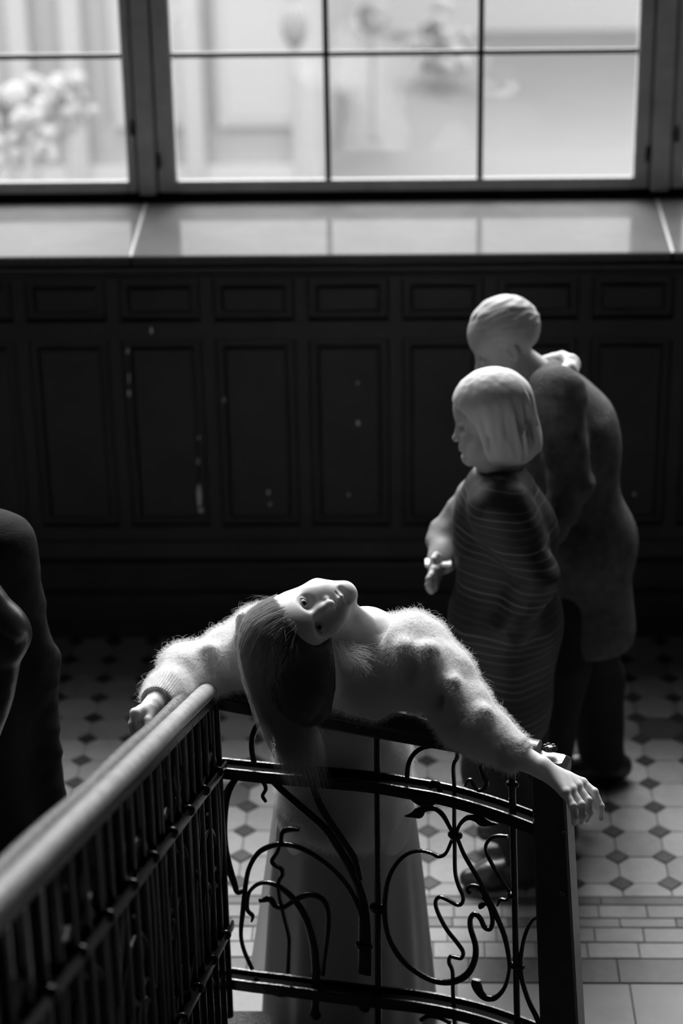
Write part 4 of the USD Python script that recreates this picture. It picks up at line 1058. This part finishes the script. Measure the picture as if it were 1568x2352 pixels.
def figure(name, label, J, mats, hem_z, coat_r, legs, hair, group=None, quilt=0.0, sleeve_mat=None, head_res=.003, coat_fn=None, collar=None, fold=.014):
    """J: world joints. Builds body (skin), coat, sleeves, trousers, shoes, hair as the parts of one person."""
    M_c, M_t, M_s, M_h = mats
    t = thing(name, label, 'person', group)
    f, u = unit(J['face']), unit(J['up']); u = unit(u - f * (u @ f)); l = np.cross(f, u)
    R = np.array([l, f, u]).astype(np.float32); O = J['eyes']
    def H(x, y, z): return O + x * l + y * f + z * u
    n0, n1 = H(0, -.085, -.06), J['neck']
    def upper(P):
        return smin(sd_cap(P, n0, n1, .052, .062), head_sdf((P - v3(O)) @ R.T), .02)
    lo, hi = bounds([H(x, y, z) for x in (-.09, .09) for y in (-.19, .035) for z in (-.13, .13)] + [n1], .05)
    parts = [surface(upper, lo, hi, head_res, smooth=1)]
    def core(P):
        d = chain(P, [n1, J['chest'], J['pelvis']], [.06, .10, .10], .05)
        for s in 'LR':
            d = smin(d, chain(P, [J['sh' + s], J['el' + s], J['wr' + s]], [.05, .04, .026], .02), .03)
            d = smin(d, chain(P, [J['pelvis'], J['kn' + s], J['an' + s]], [.09, .055, .036], .03), .03)
        return d
    allp = [J[k] for k in J if k not in ('face', 'up', 'palm', 'thumbL', 'thumbR', 'hideL', 'hideR')]
    lo, hi = bounds(allp, .13); parts.append(surface(core, lo, hi, .016, smooth=1))
    for s in 'LR':
        if J.get('hide' + s) is not None: continue
        d = unit(J['wr' + s] - J['el' + s]); F, th = auto_hand(J['wr' + s], d, J['palm'], J['thumb' + s])
        fn = lambda P, F=F, th=th, s=s: hand_sdf(P, J['wr' + s], J['wr' + s] - unit(J['wr' + s] - J['el' + s]) * .06, [q[0] for q in F], F, th)
        lo, hi = bounds([p for q in F for p in q] + th + [J['wr' + s] - d * .06], .035); parts.append(surface(fn, lo, hi, .0032, smooth=1))
    obj('body', union(*parts), M_skin2, t, smooth=True)
    for sx in (-1, 1):
        c = H(sx * .031, -.0170, -.0008); eye(c, f - u * .25, parent=t)
    # coat
    axis = [J['neck'] - Z3 * .03, J['chest'], J['pelvis'], J['hem']]
    def coat(P):
        d = chain(P, axis, coat_r, .08)
        d = smin(d, sd_cap(P, J['shL'], J['shR'], .072, .072), .07)
        d = smin(d, slv(P, 'LR' if sleeve_mat is None else 'L'), .05)
        if coat_fn is not None: d = coat_fn(P, d)
        if quilt:
            # horizontal quilting: soft padded bands
            ph = P[:, 2] / quilt; d = d - .0045 * np.abs(np.sin(np.pi * ph)) ** .6 + .003
        n = meshkit.noise(P * np.array([11, 11, 7.0]), 21) - .5
        d = d - .018 * n
        d = smax(d, -sd_cap(P, n1 + unit(n0 - n1) * .035, n0 + (n0 - n1), .055, .09), .015)
        return smax(d, (hem_z - P[:, 2]), .01).astype(np.float32)
    def slv(P, which='LR'):
        d = None
        for s in which:
            w = J['el' + s] + (J['wr' + s] - J['el' + s]) * .93
            e = chain(P, [J['sh' + s], J['el' + s], w], [.078, .060, .044], .03)
            d = e if d is None else np.minimum(d, e)
        n = meshkit.noise(P * np.array([22, 22, 30.0]), 8) - .5
        return d - fold * n
    lo, hi = bounds([J[k] for k in ('neck', 'shL', 'shR', 'elL', 'elR', 'wrL', 'wrR', 'chest', 'pelvis', 'hem')], .24)
    obj('coat', surface(coat, lo, hi, .009, smooth=1), M_c, t, smooth=True)
    if sleeve_mat is not None:
        obj('sleeve', surface(lambda P: slv(P, 'R').astype(np.float32), lo, hi, .009, smooth=1), sleeve_mat, t, smooth=True)
    if collar is not None: 
        obj('scarf', surface(collar, *bounds([J['neck']], .2), .006, smooth=1), M_scarf, t, smooth=True)
    if legs:
        def trou(P):
            d = None
            for s in 'LR':
                e = chain(P, [J['pelvis'] + (J['kn' + s] - J['pelvis']) * .1, J['kn' + s], J['an' + s]], [.115, .082, .070], .03)
                d = e if d is None else smin(d, e, .03)
            n = meshkit.noise(P * np.array([14, 14, 9.0]), 4) - .5
            return smax(d - .016 * n, .05 - P[:, 2], .01).astype(np.float32)
        lo, hi = bounds([J['pelvis'], J['knL'], J['knR'], J['anL'], J['anR']], .16)
        obj('trousers', surface(trou, lo, hi, .011, smooth=1), M_t, t, smooth=True)
        for s in 'LR':
            a = J['an' + s]; d = unit(J['toe' + s] - a)
            g_ = np.array([a[0], a[1], .045 + a[2] - .08]); fl = a[2] - .08
            P4 = [g_ - d * .05, g_ + d * .05, g_ + d * .12 - Z3 * .008, g_ + d * .185 - Z3 * .014]
            fn = lambda P, P4=P4, fl=fl, a=a: np.maximum(smin(chain(P, P4, [.040, .042, .040, .028], .03), sd_cap(P, a, P4[0] + (P4[1] - P4[0]) * .3, .045, .042), .03), fl - P[:, 2])
            lo, hi = bounds(P4 + [a], .07); obj('shoe', surface(fn, lo, hi, .008, smooth=1), M_s, t, smooth=True)
    if hair is not None:
        def hr_(P):
            L = (P - v3(O)) @ R.T
            return hair(L).astype(np.float32)
        lo, hi = bounds([H(x, y, z) for x in (-.1, .1) for y in (-.22, .03) for z in (-.2, .15)], .03)
        obj('hair', surface(hr_, lo, hi, .0045, smooth=1), M_h, t, smooth=True)
    return t
def strands_noise(L, f=(70, 16, 16), a=.006, s=2): return a * (meshkit.noise(L * np.array(f, float), s) - .5)
def hair_bob(L):
    d = sd_ell(L, (0, -.092, .036), (.090, .110, .100))
    d = smin(d, sd_ell(L, (0, -.120, -.065), (.094, .090, .085)), .05)
    d = d - strands_noise(L, (95, 95, 7), .016) * np.clip((.10 - L[:, 2]) / .07, 0.15, 1)
    d = smax(d, -sd_ell(L, (0, .025, -.045), (.11, .080, .105)), .015)
    return smax(d, -(L[:, 2] + .125), .02)
def hair_short(L):
    d = sd_ell(L, (0, -.094, .036), (.080, .102, .096)) - strands_noise(L, (90, 30, 90), .006)
    d = smax(d, -sd_ell(L, (0, .03, -.035), (.11, .090, .090)), .012)
    return smax(d, -(L[:, 2] + .05 + .25 * (L[:, 1] + .10)), .015)

# ---- the older woman walking to the left in a long quilted coat
Yw = on_z(1160, 1995, 0)[1]
W_ = lambda x, y, dy=0.0: on_y(x, y, Yw + dy)
jw = dict(eyes=W_(1056, 972, -.02), face=(-1, -.12, -.14), up=(-.10, 0, 1), neck=W_(1148, 1100), chest=W_(1160, 1230), pelvis=W_(1160, 1440), hem=W_(1150, 1640),
          shL=W_(1150, 1165, -.13), shR=W_(1120, 1140, .15), elL=W_(1225, 1320, -.17), wrL=W_(1175, 1450, -.15), hideL=W_(0, 0), elR=W_(1035, 1235, .16), wrR=W_(1012, 1290, .05),
          knL=W_(1130, 1760, -.07), knR=W_(1195, 1740, .08), anL=W_(1225, 1935, -.08), anR=W_(1260, 1880, .10), palm=(0, 1, 0), thumbL=(-1, 0, 0), thumbR=(0, 0, 1))
jw['anL'][2] = .08; jw['anR'][2] = .10
jw['toeL'] = jw['anL'] + [-.2, -.02, 0]; jw['toeR'] = jw['anR'] + [-.2, .02, 0]
older = figure('person', 'person with pale bobbed hair in a long dark coat with thin stripes, walking past', jw, (M_coat1, M_trouser, M_bootl, M_hairb), W_(1150, 1730)[2],
       [.085, .125, .138, .140], True, hair_bob, sleeve_mat=M_sleeve1)
slip = thing('paper_slip', 'small white paper slip held by the walker in the striped coat', 'paper')
pc_ = W_(1006, 1292, .02)
obj('sheet', box(pc_ - [.036, .02, .005], pc_ + [.036, .02, .004], .002), mat('white_paper', .8, .7), slip, smooth=False)

# ---- the man beside her, a step farther from the camera, stooping forward
Ym = on_z(1385, 1822, 0)[1]
Mm = lambda x, y, dy=0.0: on_y(x, y, Ym + dy)
jm_ = dict(eyes=Mm(1098, 812, -.02), face=(-1, -.10, -.42), up=(-.42, 0, 1), neck=Mm(1245, 880), chest=Mm(1290, 990), pelvis=Mm(1330, 1240), hem=Mm(1340, 1440),
           shL=Mm(1275, 915, -.18), shR=Mm(1260, 905, .18), elL=Mm(1310, 1110, -.22), wrL=Mm(1245, 1250, -.20), elR=Mm(1290, 1080, .22), wrR=Mm(1230, 1220, .22),
           knL=Mm(1290, 1520, -.09), knR=Mm(1365, 1560, .09), anL=Mm(1250, 1790, -.10), anR=Mm(1385, 1765, .08), palm=(0, 1, 0), thumbL=(-1, 0, 0), thumbR=(-1, 0, 0))
jm_['anL'][2] = .08; jm_['anR'][2] = .085
jm_['toeL'] = jm_['anL'] + [-.2, 0, 0]; jm_['toeR'] = jm_['anR'] + [-.2, 0, 0]
nk = jm_['neck']
def scarf_fn(P):
    q = P - v3(nk + np.array([.015, 0, .03])); n_ = v3(unit((-.35, 0, 1)))
    h = q @ n_; r = np.linalg.norm(q - h[:, None] * n_, axis=1)
    return (np.sqrt((r - .070) ** 2 + (h * .8) ** 2) - .022 - .010 * (meshkit.noise(P * 40.0, 6) - .5)).astype(np.float32)
man = figure('person', 'person with short grey hair in a wool coat, stooping forward beside the striped coat', jm_, (M_coat2, M_trouser, M_bootl, M_hairw), Mm(1360, 1470)[2],
       [.090, .145, .145, .15], True, hair_short, collar=scarf_fn)

# ---- two people at the left edge, mostly outside the picture
def upright(cx, Y, height, label, face, mats, glossy=False, arm_px=None, zsh=None):
    s = height / 1.72; B = np.array([cx, Y, 0.0]); f = unit((face[0], face[1], 0)); r = np.cross(f, Z3)
    def Q(a, b, z): return B + r * a * s + f * b * s + Z3 * z * s
    j = dict(eyes=Q(0, .10, 1.60), face=f - Z3 * .05, up=Z3, neck=Q(0, 0, 1.44), chest=Q(0, 0, 1.25), pelvis=Q(0, 0, .95), hem=Q(0, 0, .50),
             shL=Q(-.175, 0, 1.385), shR=Q(.175, 0, 1.385), elL=Q(-.235, -.03, 1.10), elR=Q(.235, -.03, 1.10), wrL=Q(-.235, .04, .86), wrR=Q(.235, .04, .86),
             knL=Q(-.09, .02, .50), knR=Q(.09, .02, .50), anL=Q(-.09, -.03, .085 / s), anR=Q(.09, -.03, .085 / s), palm=-r, thumbL=f, thumbR=f)
    j['toeL'] = j['anL'] + f * .2; j['toeR'] = j['anR'] + f * .2
    if arm_px is not None:
        for k, p in arm_px.items(): j[k] = p
    return figure('person', label, j, mats, .42 * s, [.085, .150, .185, .215], True, hair_short, fold=.004 if glossy else .014)
Yj = 4.56
Jp = lambda x, y, dy=0.0: on_y(x, y, Yj + dy)
upright(Jp(-138, 1200)[0], Yj, 1.72, 'person in a dark jacket at the left edge, standing beyond the stair rail', (-.25, .97), (M_jacket, M_trouser, M_bootl, M_hairk),
        arm_px=dict(shR=Jp(2, 1252), elR=Jp(74, 1530), wrR=Jp(118, 1905)))
Yk = Yj - .42
Kp = lambda x, y, dy=0.0: on_y(x, y, Yk + dy)
upright(Kp(-370, 1300)[0], Yk, 1.86, 'person in a glossy dark jacket, only a bent elbow showing at the left edge', (-.2, 1.0), (M_gloss, M_trouser, M_bootl, M_hairk),
        glossy=True, arm_px=dict(shR=Kp(-160, 1262), elR=Kp(2, 1452), wrR=Kp(-60, 1760, .02)))
